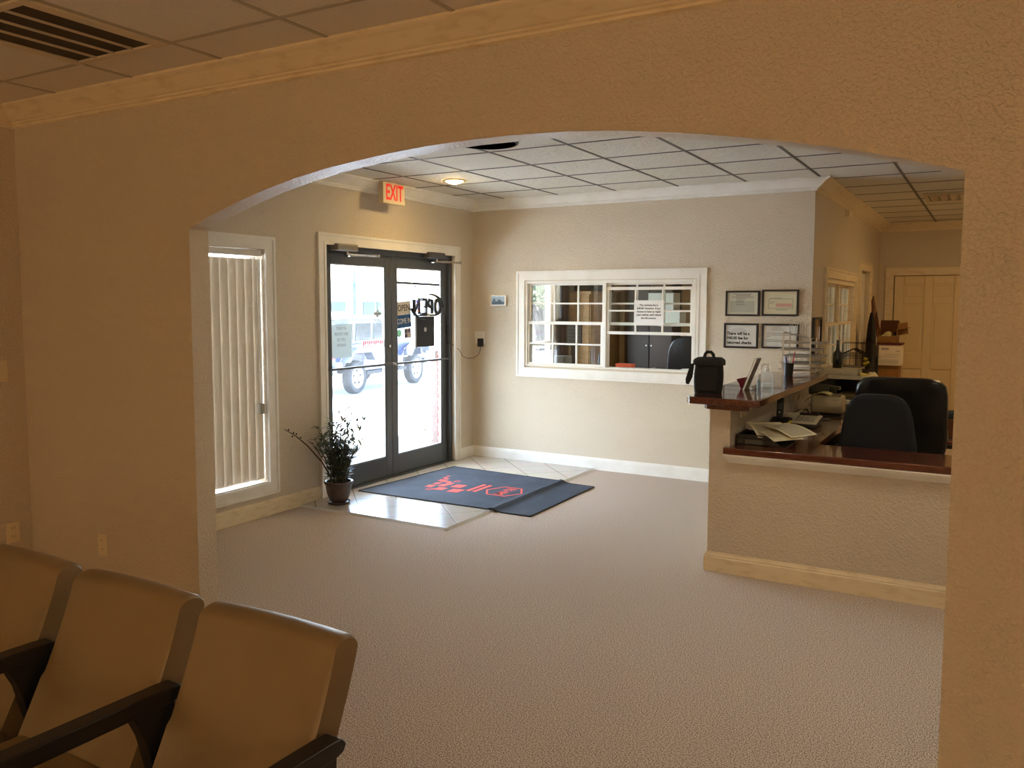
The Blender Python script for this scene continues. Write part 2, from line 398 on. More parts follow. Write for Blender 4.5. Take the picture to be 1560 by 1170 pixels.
l_.new(n_['Principled BSDF'].outputs[0],ms_.inputs[1]); l_.new(tl_.outputs[0],ms_.inputs[2]); l_.new(ms_.outputs[0],n_['Material Output'].inputs['Surface'])
sl = None; yy = -3.90
while yy < -2.96:
    def fn(u,v,yy=yy):
        t = (u-.5)*.094; bow = .006*(1-(2*u-1)**2); a = math.radians(9)
        return (-.048 + math.sin(a)*t + bow, yy + math.cos(a)*t, .285+v*1.68)
    MB().grid(fn,6,1,(0.0012,0,0)).build('slat', SLAT, vb, smooth=True)
    yy += .0775
MB().tube([(-.02,-2.97,1.98),(-.018,-2.965,1.2),(-.018,-2.965,.86)], .003, 6).tube([(-.025,-2.945,1.98),(-.02,-2.95,.86)], .003, 6).build('pull_cord', WHITE, vb)
B(-.035,.0,-2.98,-2.94,.79,.87).build('cord_weight', mat('grey_cord_weight',(150,146,136),.5), vb, bevel=.006)

def sash(parent, name, axis, a, u0,u1,z0,z1, cols, rows, fw=.028, mw=.016, t=.03, mtl=None, pane=True):
    m = MB()
    def bx(ua,ub,za,zb,tt):
        if axis=='y': m.box(ua,ub,a-tt/2,a+tt/2,za,zb)
        else: m.box(a-tt/2,a+tt/2,ua,ub,za,zb)
    bx(u0,u0+fw,z0,z1,t); bx(u1-fw,u1,z0,z1,t); bx(u0+fw,u1-fw,z0,z0+fw,t); bx(u0+fw,u1-fw,z1-fw,z1,t)
    for i in range(1,cols): c = u0+fw+(u1-u0-2*fw)*i/cols; bx(c-mw/2,c+mw/2,z0+fw,z1-fw,t*.7)
    for j in range(1,rows): c = z0+fw+(z1-z0-2*fw)*j/rows; bx(u0+fw,u1-fw,c-mw/2,c+mw/2,t*.68)
    s = m.build(name, mtl or TRIM, parent)
    g = MB(); 
    if axis=='y': g.box(u0+fw*.5,u1-fw*.5,a-.002,a+.002,z0+fw*.5,z1-fw*.5)
    else: g.box(a-.002,a+.002,u0+fw*.5,u1-fw*.5,z0+fw*.5,z1-fw*.5)
    g.build('pane', GLASS, s)
    return s
# window_2: the pass-through
wtrim('y',0,-1,(.542,2.535,.892,1.968),TRIM,'white stepped casing round the pass-through window')
w2 = sroot('window_2','white pass-through window with small square panes','window',(1.53,.05,1.0))
m = MB().box(.635,.662,-.002,.12,1.005,1.868).box(2.395,2.43,-.002,.12,1.005,1.868).box(.662,2.395,-.002,.12,1.84,1.868).box(.662,2.395,-.002,.12,1.005,1.02).box(1.495,1.535,.0,.1,1.02,1.84)
m.build('window_frame', TRIM, w2, bevel=.003)
sash(w2,'upper_sash','y',.068,.65,1.5,1.432,1.85,3,2)
sash(w2,'lower_sash','y',.032,.65,1.5,1.012,1.458,3,2)
sash(w2,'upper_sash','y',.068,1.53,2.4,1.432,1.85,3,2)
ls = sash(w2,'lower_sash','y',.032,1.53,2.4,1.345,1.80,3,2)
B(1.93,2.02,.008,.03,1.79,1.80).build('sash_lift', WHITE, ls, bevel=.003)
# window_3: reception side
wtrim('x',3.45,1,(.525,2.52,.9,1.98),TRIMC,'cream casing round the reception side window')
w3 = sroot('window_3','cream window with small panes beside the copier','window',(3.4,1.5,1.0))
m = MB().box(3.33,3.452,.62,.65,1.0,1.87).box(3.33,3.452,2.39,2.42,1.0,1.87).box(3.33,3.452,.65,2.39,1.84,1.87).box(3.33,3.452,.65,2.39,1.0,1.02).box(3.36,3.44,1.5,1.54,1.02,1.84)
m.build('window_frame', TRIMC, w3)
for a,b in ((.65,1.5),(1.54,2.39)):
    sash(w3,'upper_sash','x',3.385,a,b,1.432,1.84,3,2,mtl=TRIMC); sash(w3,'lower_sash','x',3.42,a,b,1.02,1.458,3,2,mtl=TRIMC)
# window_4: office street window
w4 = sroot('window_4','street window of the office behind the pass-through','window',(-.1,1.1,.7))
m = MB()
for (a,b,c,d) in ((.45,.5,.62,2.06),(1.9,1.95,.62,2.06),(.5,1.9,.62,.67),(.5,1.9,2.01,2.06),(.5,1.9,1.13,1.17)): m.box(-.13,-.06,a,b,c,d)
m.build('window_frame', WHITE, w4); B(-.1,-.095,.5,1.9,.67,2.01).build('pane', GLASS, w4)
# ================================================================ INNER DOORS
DOORP = mat('door_paint',(226,204,160),.4)
trim(casing('y',YF,-1,3.535,4.575,0,2.125,w=.1,bottom=False), TRIMC, 'cream casing round the six panel door', 'casing')
d3 = sroot('door_3','cream six panel door behind the boxes','door',(4.055,YF,0))
B(3.645,4.465,YF+.03,YF+.07,.01,2.02).build('door_slab', DOORP, d3)
m = MB()
for (x0,x1) in ((3.645,3.76),(4.005,4.105),(4.35,4.465)): m.box(x0,x1,YF+.016,YF+.031,.01,2.02)
for (z0,z1) in ((.01,.245),(.80,1.01),(1.66,1.75),(1.915,2.02)):
    for (x0,x1) in ((3.76,4.005),(4.105,4.35)): m.box(x0,x1,YF+.016,YF+.031,z0,z1)
m.build('stiles_and_rails', DOORP, d3, bevel=.006)
for (x0,x1) in ((3.76,4.005),(4.105,4.35)):
    for (z0,z1) in ((.245,.80),(1.01,1.66),(1.75,1.915)):
        MB().box(x0+.03,x1-.03,YF+.022,YF+.032,z0+.03,z1-.03).build('raised_panel', DOORP, d3, bevel=.009, seg=1)
trim(casing('x',3.45,1,2.765,3.815,0,2.135,w=.095,bottom=False), TRIMC, 'cream casing round the office side door', 'casing')
d4 = sroot('door_4','white flush door in the reception side wall','door',(3.40,3.3,0))
B(3.36,3.40,2.87,3.71,.01,2.03).build('door_slab', mat('pale_door_paint',(232,228,218),.4), d4, bevel=.003)
m = MB(); m.box(3.40,3.404,2.87,2.885,1.7,1.8).box(3.40,3.404,2.87,2.885,.25,.35); m.build('hinge', CHROME, d4)

# ================================================================ RECEPTION COUNTER
struct(MB().box(3.335,3.46,-2.53,0,0,1.035).build('wall_counter', WALL), 'tall beige half wall under the wooden bar top', 'half wall')
struct(MB().box(3.46,XR,-2.53,-2.42,0,.745).build('wall_counter.001', WALL), 'low beige half wall under the front counter', 'half wall')
struct(sweep(BASE,(3.335,-2.53),(XR,-2.53),(0,-1),1,0).build('baseboard_counter', TRIMC), 'scuffed cream baseboard of the reception counter', 'baseboard')
struct(sweep(BASE,(3.335,0),(3.335,-2.53),(-1,0),-1,1).build('baseboard_counter.001', TRIMC), 'cream baseboard on the lobby side of the counter', 'baseboard')
trim(sweep([(0,.742),(.066,.742),(.066,.734),(.054,.718),(.032,.700),(.018,.688),(0,.682)],(3.46,-2.53),(XR,-2.53),(0,-1),.35,0), TRIM, 'white sloped molding under the front counter')
low = MB().prism([(3.438,-2.60),(XR,-2.60),(XR,-2.19),(3.94,-2.19),(3.91,-2.16),(3.91,.15),(3.462,.15),(3.462,-2.54),(3.438,-2.54)],'z',.743,.783)
lc = tag(low.build('counter_top', WOODX, None, bevel=.006), 'low L-shaped glossy brown reception desk top behind the half wall', 'counter')
bar = MB().prism([(3.205,-2.585),(3.235,-2.625),(3.60,-2.665),(3.655,-2.62),(3.672,-.42),(3.19,-.42)],'z',1.037,1.08)
bt = tag(bar.build('bar_top', WOOD, None, bevel=.007), 'raised glossy dark wood bar top on the tall half wall', 'counter')
MB().prism([(3.31,-2.56),(3.335,-2.595),(3.55,-2.615),(3.585,-2.58),(3.585,-2.533),(3.31,-2.533)],'z',1.008,1.037).build('bar_bracket', WOOD, bt)
# ================================================================ LOBBY THINGS
# door mat with a printed mark
A_,B_,C_,D_ = (.095,-1.984),(.203,-.663),(1.769,-.755),(1.781,-1.962)
def matpt(u, v, dz=0):
    x = (A_[0]*(1-v)+B_[0]*v)*(1-u) + (D_[0]*(1-v)+C_[0]*v)*u
    y = (A_[1]*(1-v)+B_[1]*v)*(1-u) + (D_[1]*(1-v)+C_[1]*v)*u
    if x < 1.40: z = .0135
    else:
        t = min(1,(x-1.40)/.12); z = .0135 + .012*math.sin(PI*min(1,t*1.6)) * (1 if t < .63 else 0) - .0125*max(0,(t-.25)/.75)
        z = max(z, .001)
    return (x, y, z+dz)
mt = thing('door_mat','dark charcoal entrance mat with a red mark lying over the tile edge','mat',(.95,-1.33,.013))
MATM = mat('mat_pile',(58,68,82),.8,bump=(500,.6,.004),var=(5,(68,78,94),.4,.7),spec=.3)
MATR = mat('mat_rubber',(20,21,23),.7)
MB().grid(lambda u,v: matpt(u,v,.0062), 90, 6, (0,0,-.006)).build('mat_pile', MATM, mt, smooth=True)
b = MB()
for s0,s1 in (((0,0),(1,0)),((1,0),(1,1)),((1,1),(0,1)),((0,1),(0,0))):
    pts = [matpt(s0[0]+(s1[0]-s0[0])*i/60, s0[1]+(s1[1]-s0[1])*i/60, .0045) for i in range(61)]
    b.tube(pts, .006, 6)
b.build('rubber_edge', MATR, mt, smooth=True)
RED = mat('mat_red_print',(226,92,84),.9); ZL = .0212
lg = MB()
for (x,y,sx,sy) in ((.823,-1.565,.108,.125),(.748,-1.40,.10,.12),(.666,-1.565,.088,.10),(.61,-1.44,.066,.085),(.622,-1.357,.056,.078),(.525,-1.518,.064,.082),(.515,-1.399,.048,.078),(.512,-1.287,.045,.07),(.574,-1.304,.042,.058),(.465,-1.271,.033,.058),(.478,-1.198,.033,.052),(.434,-1.157,.026,.05),(.423,-1.088,.022,.045)):
    h=.12
    P = [(x-sx/2,y-sy/2-h*sx*.6),(x+sx/2,y-sy/2+h*sx*.6),(x+sx/2,y+sy/2+h*sx*.6),(x-sx/2,y+sy/2-h*sx*.6)]
    MB().prism(P,'z',ZL-.001,ZL).build('checker_square', RED, mt)
# outline squares
for (x,y,sx,sy) in ((.588,-1.622,.05,.075),(.624,-1.239,.045,.065)):
    for (a0,a1,c0,c1) in ((x-sx/2,x+sx/2,y-sy/2,y-sy/2+.01),(x-sx/2,x+sx/2,y+sy/2-.01,y+sy/2),(x-sx/2,x-sx/2+.01,y-sy/2,y+sy/2),(x+sx/2-.01,x+sx/2,y-sy/2,y+sy/2)): lg.box(a0,a1,c0,c1,ZL-.001,ZL)
    lg.build('outline_square', RED, mt); lg = MB()
for k in (0,.063):
    lg.prism([(.896+k,-1.515),(.932+k,-1.52),(.936+k,-1.23),(.900+k,-1.225)],'z',ZL-.001,ZL)
lg.build('slash_bars', RED, mt); lg = MB()
cx_, cy_ = 1.208,-1.377
hexo = [(1.031,-1.394),(1.112,-1.206),(1.291,-1.208),(1.383,-1.378),(1.300,-1.543),(1.120,-1.546)]
hexi = [(cx_+(x-cx_)*.89, cy_+(y-cy_)*.89) for x,y in hexo]
for i in range(6):
    j=(i+1)%6; lg.prism([hexo[i],hexo[j],hexi[j],hexi[i]],'z',ZL-.001,ZL)
lg.build('hexagon_outline', RED, mt)
text_mesh('lettering','RHM',.135,RED,mt,(cx_,cy_,ZL),(0,-1,0),(1,0,0),bold=.0012,sx=.92)

# potted plant
pl = thing('potted_plant','leafy potted plant with thin flower stems on the tile left of the doors','plant',(.245,-2.40,.0135))
POT = mat('brown_glazed_pot',(92,72,62),.35,var=(14,(64,54,50),.4,.65)); SOIL = mat('potting_soil',(44,32,24),.95,bump=(60,.8,.01))
px_,py_ = .245,-2.40
MB().lathe([(.060,.018),(.068,.022),(.082,.05),(.096,.09),(.102,.13),(.104,.160),(.112,.163),(.117,.172),(.117,.184),(.110,.188),(.100,.184),(.098,.165)],(px_,py_,.0135),36).build('pot', POT, pl, smooth=True)
MB().lathe([(.070,0),(.086,.004),(.094,.016),(.090,.020),(.080,.010),(.05,.008)],(px_,py_,.0135),32).build('saucer', POT, pl, smooth=True)
MB().lathe([(.0,.160),(.05,.168),(.099,.163),(.099,.155)],(px_,py_,.0135),24).build('soil', SOIL, pl, smooth=True)
rnd = random.Random(3)
stems = MB(); leaves = MB(); flowers = MB(); tips = []
def leafblade(base, d, L, W):
    d = Vector(d).normalized(); sd = d.cross(Vector((0,0,1)));
    if sd.length < .1: sd = Vector((1,0,0))
    sd.normalize(); up = sd.cross(d); b0 = Vector(base); N = 5
    vs = []
    for i in range(N+1):
        t = i/N; w = W*math.sin(PI*min(1,.12+t*.88))**.8*(1-t*.25); c = b0+d*L*t - Vector((0,0,1))*L*.28*t*t
        vs += [c-sd*w+up*w*.3, c, c+sd*w+up*w*.3]
    fs = []
    for i in range(N): fs += [(3*i,3*i+1,3*i+4,3*i+3),(3*i+1,3*i+2,3*i+5,3*i+4)]
    leaves.add(vs,fs)
for k in range(58):
    a = rnd.uniform(0,2*PI); r0 = rnd.uniform(.0,.07); hgt = rnd.uniform(.26,.54); sp = rnd.uniform(.02,.19)
    bx_,by_ = px_+r0*math.cos(a), py_+r0*math.sin(a)
    pts = []
    for i in range(7):
        t = i/6; rr = sp*t**1.6
        pts.append((max(.02,bx_+rr*math.cos(a)+.006*math.sin(5*t+k)), by_+rr*math.sin(a)+.006*math.cos(4*t+k), .175+hgt*t))
    stems.tube(pts,.003,5,rr=[.0042-.0026*i/6 for i in range(7)])
    for i in range(1,7):
        for q in range(3):
            aa = rnd.uniform(0,2*PI); p0 = pts[i]
            dx_,dy_ = math.cos(aa), math.sin(aa)
            if p0[0]+dx_*.06 < .015: dx_ = abs(dx_)
            leafblade(p0,(dx_,dy_,rnd.uniform(.25,1.1)),rnd.uniform(.055,.115),rnd.uniform(.007,.013))
    tips.append(pts[-1])
for k in range(11):
    a = rnd.uniform(-1.0,1.6) if k else 2.2; hgt = rnd.uniform(.46,.62); sp = rnd.uniform(.05,.16)
    pts = [(max(.03,px_+sp*(i/6)**1.5*math.cos(a)), py_+sp*(i/6)**1.5*math.sin(a), .175+hgt*i/6) for i in range(7)]
    stems.tube(pts,.0016,5)
    c = Vector(pts[-1])
    for q in range(6):
        b = 2*PI*q/6; dd = Vector((math.cos(b),math.sin(b),.5)).normalized(); sd=dd.cross(Vector((0,0,1))).normalized()
        flowers.add([c,c+dd*.018+sd*.008,c+dd*.034,c+dd*.018-sd*.008],[(0,1,2,3)])
    for q in range(5):
        c2 = Vector(pts[rnd.choice([4,5])])+Vector((rnd.uniform(-.03,.03),rnd.uniform(-.03,.03),rnd.uniform(0,.05)))
        flowers.lathe([(.0,-.005),(.005,0),(0,.005)],c2,6)
LEAF = mat('plant_leaf',(76,90,68),.45,var=(30,(108,120,84),.45,.75))
stems.build('stems', mat('plant_stem',(70,66,46),.7), pl, smooth=True)
leaves.build('foliage', LEAF, pl, smooth=True)['kind'] = 'stuff'
flowers.build('blossoms', mat('plant_blossom',(150,116,128),.6), pl)
br = MB().tube([(.225,-2.43,.18),(.15,-2.49,.36),(.08,-2.58,.50),(.045,-2.66,.58),(.035,-2.72,.62),(.03,-2.78,.655)],.004,6,rr=[.005,.005,.0045,.004,.003,.002])
for (x,y,z) in ((.045,-2.66,.60),(.04,-2.70,.585),(.03,-2.73,.64),(.05,-2.62,.565),(.035,-2.68,.61)): br.lathe([(0,-.008),(.008,0),(0,.01)],(x,y,z),7)
br.build('bare_branch', mat('dry_branch',(58,40,34),.8), pl, smooth=True)

# exit sign
ex = thing('exit_sign','white box with red letters EXIT hung at the ceiling above the entry doors','sign',(.16,-1.555,H))
B(.125,.18,-1.71,-1.40,2.505,2.69).build('housing', mat('exit_housing_cream',(214,198,168),.5), ex, bevel=.008)
B(.13,.17,-1.60,-1.51,2.689,H-.003).build('mounting_canopy', WHITE, ex)
EXITR = mat('exit_red',(214,30,26),.5,emit=((235,30,24),.06))
text_mesh('lettering','EXIT',.19,EXITR,ex,(.1815,-1.555,2.598),(0,1,0),(0,0,1),bold=.0035,sx=.62)

# recessed lamp and dark round opening in the lobby ceiling
rl = thing('recessed_lamp','lit round recessed lamp in the lobby ceiling near the doors','lamp',(.712,-1.40,H))
MB().lathe([(.075,-.002),(.105,-.002),(.108,-.006),(.100,-.010),(.078,-.012),(.075,-.002)],(.712,-1.40,H),40,cap=False).build('trim_ring', mat('lamp_ring',(226,206,160),.4), rl, smooth=True)
MB().lathe([(.0,-.034),(.03,-.031),(.055,-.022),(.072,-.008),(.076,-.003)],(.712,-1.40,H),32,cap=False).build('bulb', mat('warm_bulb',(255,240,200),.4,emit=((255,214,140),22.)), rl, smooth=True)
sp = thing('ceiling_opening','black disc for the dark of a ceiling opening half hidden by the top of the arch','opening',(1.85,-2.70,H))
MB().lathe([(0,-.014),(.15,-.016),(.19,-.010),(.195,-.003)],(1.85,-2.70,H),40,cap=False).build('dark_disc', mat('opening_black',(3,3,4),1,spec=0.), sp, smooth=True)  # darkness inside the ceiling hole put into a black disc
MB().lathe([(.19,-.003),(.205,-.003),(.205,-.010),(.19,-.012)],(1.85,-2.70,H),40,cap=False).build('rim', BLACK, sp, smooth=True)

# wall panel, outlet + adapter + cable
wp = thing('wall_panel','small white wall panel with a picture screen left of the pass-through window','panel',(.33,0,1.67))
B(.238,.422,-.028,-.001,1.612,1.728).build('housing', WHITE, wp, bevel=.006)
SCR = bpy.data.materials.new('panel_screen'); SCR.use_nodes = True
n=SCR.node_tree.nodes; l=SCR.node_tree.links; p=n['Principled BSDF']
p.inputs['Base Color'].default_value=(.02,.02,.02,1); p.inputs['Roughness'].default_value=.2
p.inputs['Emission Color'].default_value=lin((176,200,214)); p.inputs['Emission Strength'].default_value=.05
B(.252,.404,-.0295,-.0275,1.628,1.715).build('screen', SCR, wp)
m = MB().prism([(.256,1.632),(.40,1.632),(.40,1.655),(.37,1.66),(.36,1.68),(.33,1.678),(.322,1.66),(.30,1.662),(.29,1.69),(.275,1.69),(.268,1.662),(.256,1.66)],'y',-.0305,-.0294)
m.build('screen_picture', mat('screen_dark_shape',(60,72,84),.4), wp)
def outlet(name,label,axis,a,out,cu,cz,w=.075,h=.118):
    r = thing(name,label,'outlet',(a if axis=='x' else cu, cu if axis=='x' else a, cz))
    def bx(u0,u1,z0,z1,t0,t1):
        lo,hi = sorted((a+out*t0,a+out*t1))
        return B(lo,hi,u0,u1,z0,z1) if axis=='x' else B(u0,u1,lo,hi,z0,z1)
    bx(cu-w/2,cu+w/2,cz-h/2,cz+h/2,.0005,.006).build('cover_plate', IVORY, r, bevel=.002)
    for dz in (-.024,.024):
        so = bx(cu-.017,cu+.017,cz+dz-.014,cz+dz+.014,.005,.0085).build('socket', IVORY, r, bevel=.003)
        m = MB()
        for du,hh in ((-.007,.005),(.006,.004)):
            q = bx(cu+du-.0012,cu+du+.0012,cz+dz-hh+.003,cz+dz+hh+.003,.0083,.0088); m.add(q.v,q.f)
        m.build('slots', INK, so)
    return r
IVORY = mat('ivory_plastic',(230,214,180),.35)
outlet('power_outlet','ivory power outlet on the waiting room wall nearer the corner behind the chairs','x',0,1,-4.86,.325)
outlet('power_outlet','ivory power outlet low on the arched wall left of the jamb','y',AY0,-1,.665,.322)
sw = thing('light_switch','ivory light switch plate at the left edge of the waiting room','switch',(0,-4.90,1.25))
B(.0005,.006,-4.945,-4.85,1.19,1.31).build('cover_plate', IVORY, sw, bevel=.002); B(.005,.013,-4.905,-4.89,1.235,1.265).build('toggle', IVORY, sw, bevel=.002)
ol = thing('power_outlet','white double power outlet in the corner right of the entry doors','outlet',(.095,0,1.28))
B(.032,.160,-.007,-.0005,1.215,1.343).build('cover_plate', WHITE, ol, bevel=.003)
ad = thing('power_adapter','black plug adapter in the corner outlet with a thin cord to the door','adapter',(.115,-.03,1.24))
B(.085,.142,-.048,-.0075,1.185,1.272).build('body', BLACK, ad, bevel=.006)
MB().tube([(.114,-.028,1.186),(.112,-.03,1.15),(.10,-.05,1.10),(.07,-.09,1.07),(.04,-.16,1.065),(.03,-.24,1.09),(.026,-.30,1.16),(-.02,-.365,1.22),(-.052,-.40,1.26),(-.055,-.415,1.36),(-.056,-.43,1.5),(-.052,-.485,1.56)],.0028,6).build('cord', BLACK, ad, smooth=True)
MB().tube([(-.05,-.395,1.28),(-.045,-.39,1.33),(-.05,-.40,1.41),(-.045,-.41,1.34),(-.05,-.405,1.25),(-.045,-.40,1.22),(-.05,-.39,1.30)],.009,6).build('cord_bundle', BLACK, ad, smooth=True)

# ================================================================ SIGNS ON THE GLASS
GX = DX-.0035   # outer face
def sheet(x,y0,y1,z0,z1,tilt=0,t=.0012):
    cy,cz=(y0+y1)/2,(z0+z1)/2; c,s=math.cos(tilt),math.sin(tilt)
    return MB().obox((x,cy,cz),(t/2,0,0),(0,c*(y1-y0)/2,s*(y1-y0)/2),(0,-s*(z1-z0)/2,c*(z1-z0)/2))
nt = thing('paper_notice','pale paper notice with mirrored lettering on the left door glass','sign',(GX,-2.0,1.3))
text_mesh('lettering','DELIVERIES\nAT REST\nBAY DOOR\nLET US\nKNOW',.036,thin_sheet('notice_ink',(150,160,168),.15),nt,(DX+.0032,-1.975,1.37),(0,-1,0),(0,0,1),spacing=1.35,sx=.95)
m = sheet(DX+.0030,-2.11,-1.84,1.165,1.45,t=.0003); m.build('sheet', PAPERB, nt)
oc = thing('open_sign','grey and blue sticker reading OPEN COME IN on the right door glass','sign',(GX,-1.14,1.52))
BLUE = mat('sign_blue',(36,84,140),.6); GREY = thin_sheet('sign_grey',(206,200,190),.07)
tl = math.radians(4)
c_,s_ = math.cos(tl), math.sin(tl)
sheet(DX+.0042,-1.203,-.985,1.53,1.655,tl).build('upper_panel', GREY, oc)
sheet(DX+.0042,-1.195,-.977,1.405,1.53,tl).build('lower_panel', BLUE, oc)
text_mesh('lettering','OPEN',.085,INK,oc,(DX+.0053,-1.094,1.592),(0,c_,s_),(0,-s_,c_),sx=.86)
text_mesh('lettering','COME IN',.072,PAPER,oc,(DX+.0053,-1.088,1.468),(0,c_,s_),(0,-s_,c_),sx=.72)
st = thing('green_sticker','round green sticker under the OPEN COME IN sticker','sticker',(GX,-1.2,1.36))
MB().cyl((DX+.0035,-1.165,1.355),(DX+.0045,-1.165,1.355),.036,n=24).build('disc', thin_sheet('sticker_green',(150,206,178),.25), st)
st = thing('card_sticker','small grey sticker with dark squares under the OPEN COME IN sticker','sticker',(GX,-1.08,1.35))
sheet(DX+.0042,-1.085,-.98,1.305,1.40,tl).build('sheet', GREY, st)
m=MB()
for (a,b,c,d) in ((-1.078,-1.04,1.355,1.388),(-1.028,-.99,1.36,1.392),(-1.078,-1.04,1.312,1.345)): q=sheet(DX+.0050,a,b,c,d,tl); m.add(q.v,q.f)
m.build('squares', mat('sticker_dark',(96,86,110),.6), st)
bp2 = thing('hanging_board','black flat board hanging below the neon OPEN sign on the right door','board',(DX+.02,-.745,1.37))
B(DX+.0035,DX+.0115,-.895,-.60,1.21,1.51).build('board', mat('slate_board',(40,43,48),.55), bp2, bevel=.002)
B(DX+.0035,DX+.011,-.918,-.896,1.20,1.51).build('side_edge', mat('board_edge_grey',(150,152,156),.5), bp2)
B(DX+.0115,DX+.0125,-.775,-.735,1.36,1.40).build('label_square', mat('board_label',(190,192,192),.6), bp2)
# neon sign seen from behind (mirrored)
ne = thing('neon_open_sign','dark neon OPEN sign seen from behind hanging on the right door glass','sign',(DX+.02,-.74,1.62))
NEON = mat('neon_tube_dark',(36,38,42),.4)
X0 = DX+.036
def yz(pts): return [(X0,-.545+(a+.545)*1.22,b) for a,b in pts]
def ell(cy,cz,ry,rz,a0=0,a1=2*PI,nn=24): return [(cy+ry*math.cos(a0+(a1-a0)*i/nn), cz+rz*math.sin(a0+(a1-a0)*i/nn)) for i in range(nn+1)]
L_ = MB()
L_.tube(yz(ell(-.575,1.605,.036,.068)),.019,8)                                    # O (right-most seen from inside)
L_.tube(yz([(-.655,1.535),(-.655,1.672),(-.69,1.672),(-.705,1.65),(-.70,1.612),(-.66,1.60)]),.018,8)   # P mirrored
L_.tube(yz([(-.797,1.676),(-.738,1.676),(-.733,1.605),(-.785,1.605),(-.733,1.605),(-.735,1.534),(-.80,1.534)]),.018,8)   # E mirrored
L_.tube(yz([(-.83,1.534),(-.83,1.676),(-.895,1.534),(-.895,1.676)]),.018,8)       # N mirrored
L_.build('letters', NEON, ne, smooth=True)
L_ = MB()
L_.tube(yz(ell(-.70,1.60,.215,.125,PI*1.02,PI*1.42,16)),.018,8,rr=[.022-.001*i for i in range(17)])
L_.tube(yz(ell(-.68,1.60,.175,.128,0,PI*.52,18)),.016,8,rr=[.022-.0008*i for i in range(19)])
L_.build('swoosh', NEON, ne, smooth=True)
B(X0-.006,X0+.008,-.90,-.60,1.512,1.53).build('backing_bar', NEON, ne)
B(X0+.008,X0+.012,-.77,-.735,1.514,1.542).build('rating_plate', mat('rating_plate',(196,196,192),.6), ne)
for y_ in (-.93,-.585):
    CH = MB(); z_=1.675
    while z_ < 1.79:
        CH.tube([(X0,y_+.005*math.cos(t),z_+.009*math.sin(t)) for t in [2*PI*i/8 for i in range(9)]],.0016,4); z_ += .015
    CH.cyl((DX+.003,y_,1.80),(DX+.02,y_,1.80),.012,n=10).build('hanging_chain', CHROME, ne, smooth=True)
PUR = thin_sheet('neon_purple_glass',(150,140,215),.3); ORA = thin_sheet('neon_orange_glass',(236,150,120),.3)
MB().tube(yz([(-.862,1.665),(-.84,1.60)]),.009,6).build('purple_tube', PUR, ne, smooth=True)
MB().tube(yz([(-.842,1.575),(-.83,1.54)]),.009,6).build('orange_tube', ORA, ne, smooth=True)
sg = thing('beaded_strip','dark dotted strip stretched across the top of the right door glass','strip',(DX+.01,-.85,1.83))
m=MB(); y_=-1.21
while y_ < -.49: m.obox((DX+.008,y_,1.832-.012*(y_+1.2)),(.004,0,0),(0,.0085,0),(0,0,.011)); y_ += .024
m.build('dots', mat('strip_dots',(34,36,40),.7), sg); MB().tube([(DX+.006,-1.21,1.836),(DX+.006,-.485,1.827)],.0015,4).build('line', INKG, sg)
rs = thing('red_lettered_sticker','pale sticker with red mirrored lettering on the left door glass','sticker',(GX,-1.55,1.27))
sheet(DX+.0036,-1.70,-1.40,1.235,1.305).build('sheet', thin_sheet('pale_pink_sheet',(246,238,240),.5), rs)
m=MB()
for i in range(11):
    yy=-1.69+i*.026; q=sheet(DX+.0042,yy,yy+.017,1.262+.006*(i%3),1.298,0); m.add(q.v,q.f); q=sheet(DX+.0042,yy,yy+.013,1.242,1.256,0); 
    if i<5: m.add(q.v,q.f)
m.build('red_strokes', thin_sheet('sticker_red',(232,120,140),.25), rs)
hs = thing('ornament_sticker','small grey ornament decal hanging near the right edge of the left door glass','sticker',(GX,-1.45,1.53))
m=MB(); q=sheet(DX+.0042,-1.535,-1.435,1.53,1.555); m.add(q.v,q.f)
q=sheet(DX+.0042,-1.489,-1.481,1.59,1.66); m.add(q.v,q.f)
m.prism([(-1.515,1.558),(-1.455,1.558),(-1.485,1.585)],'x',DX+.0036,DX+.0048); m.prism([(-1.515,1.527),(-1.485,1.505),(-1.455,1.527)],'x',DX+.0036,DX+.0048)
for i in range(4): q=sheet(DX+.0042,-1.53+i*.025,-1.515+i*.025,1.478-.012*(i%2),1.49-.012*(i%2)); m.add(q.v,q.f)
m.build('decal', thin_sheet('decal_grey',(170,162,158),.2), hs)
# paper on the pass-through glass
pn = thing('paper_notice','white paper notice taped on the pass-through window panes','sign',(1.97,.0,1.55))
B(1.822,2.118,.008,.0095,1.437,1.672).build('sheet', PAPER, pn)
text_mesh('lettering','The estimate fee is\n$40.00. However, if you\nchoose to have us repair\nyour vehicle, we\'ll refund\nthe full amount.',.0245,INK,pn,(1.97,.0072,1.565),(1,0,0),(0,0,1),bold=.0005,spacing=1.25,sx=.98)
# ================================================================ FRAMED NOTICES
FRM = mat('black_picture_frame',(26,22,30),.4)
def pframe(label,x0,x1,z0,z1,paper,tilt=0):
    r = thing('picture_frame',label,'picture',((x0+x1)/2,0,z0))
    m=MB(); w=.016
    for (a,b,c,d) in ((x0,x0+w,z0,z1),(x1-w,x1,z0,z1),(x0+w,x1-w,z0,z0+w),(x0+w,x1-w,z1-w,z1)): m.box(a,b,-.024,-.0008,c,d)
    m.build('frame', FRM, r, bevel=.002)
    B(x0+w*.8,x1-w*.8,-.012,-.002,z0+w*.8,z1-w*.8).build('print', paper, r)
    B(x0+w*.9,x1-w*.9,-.0165,-.0155,z0+w*.9,z1-w*.9).build('glass', GLASS, r)
    return r
P1 = mat('certificate_paper',(216,216,206),.8); P2 = mat('cream_document_paper',(226,222,200),.8); P3 = mat('white_document_paper',(234,234,236),.8)
def strokes(r, rows, m_, y=-.0125, h=.006):
    q=MB()
    for (xa,xb,z) in rows: q.box(xa,xb,y-.0006,y,z-h/2,z+h/2)
    return q.build('printed_lines', m_, r)
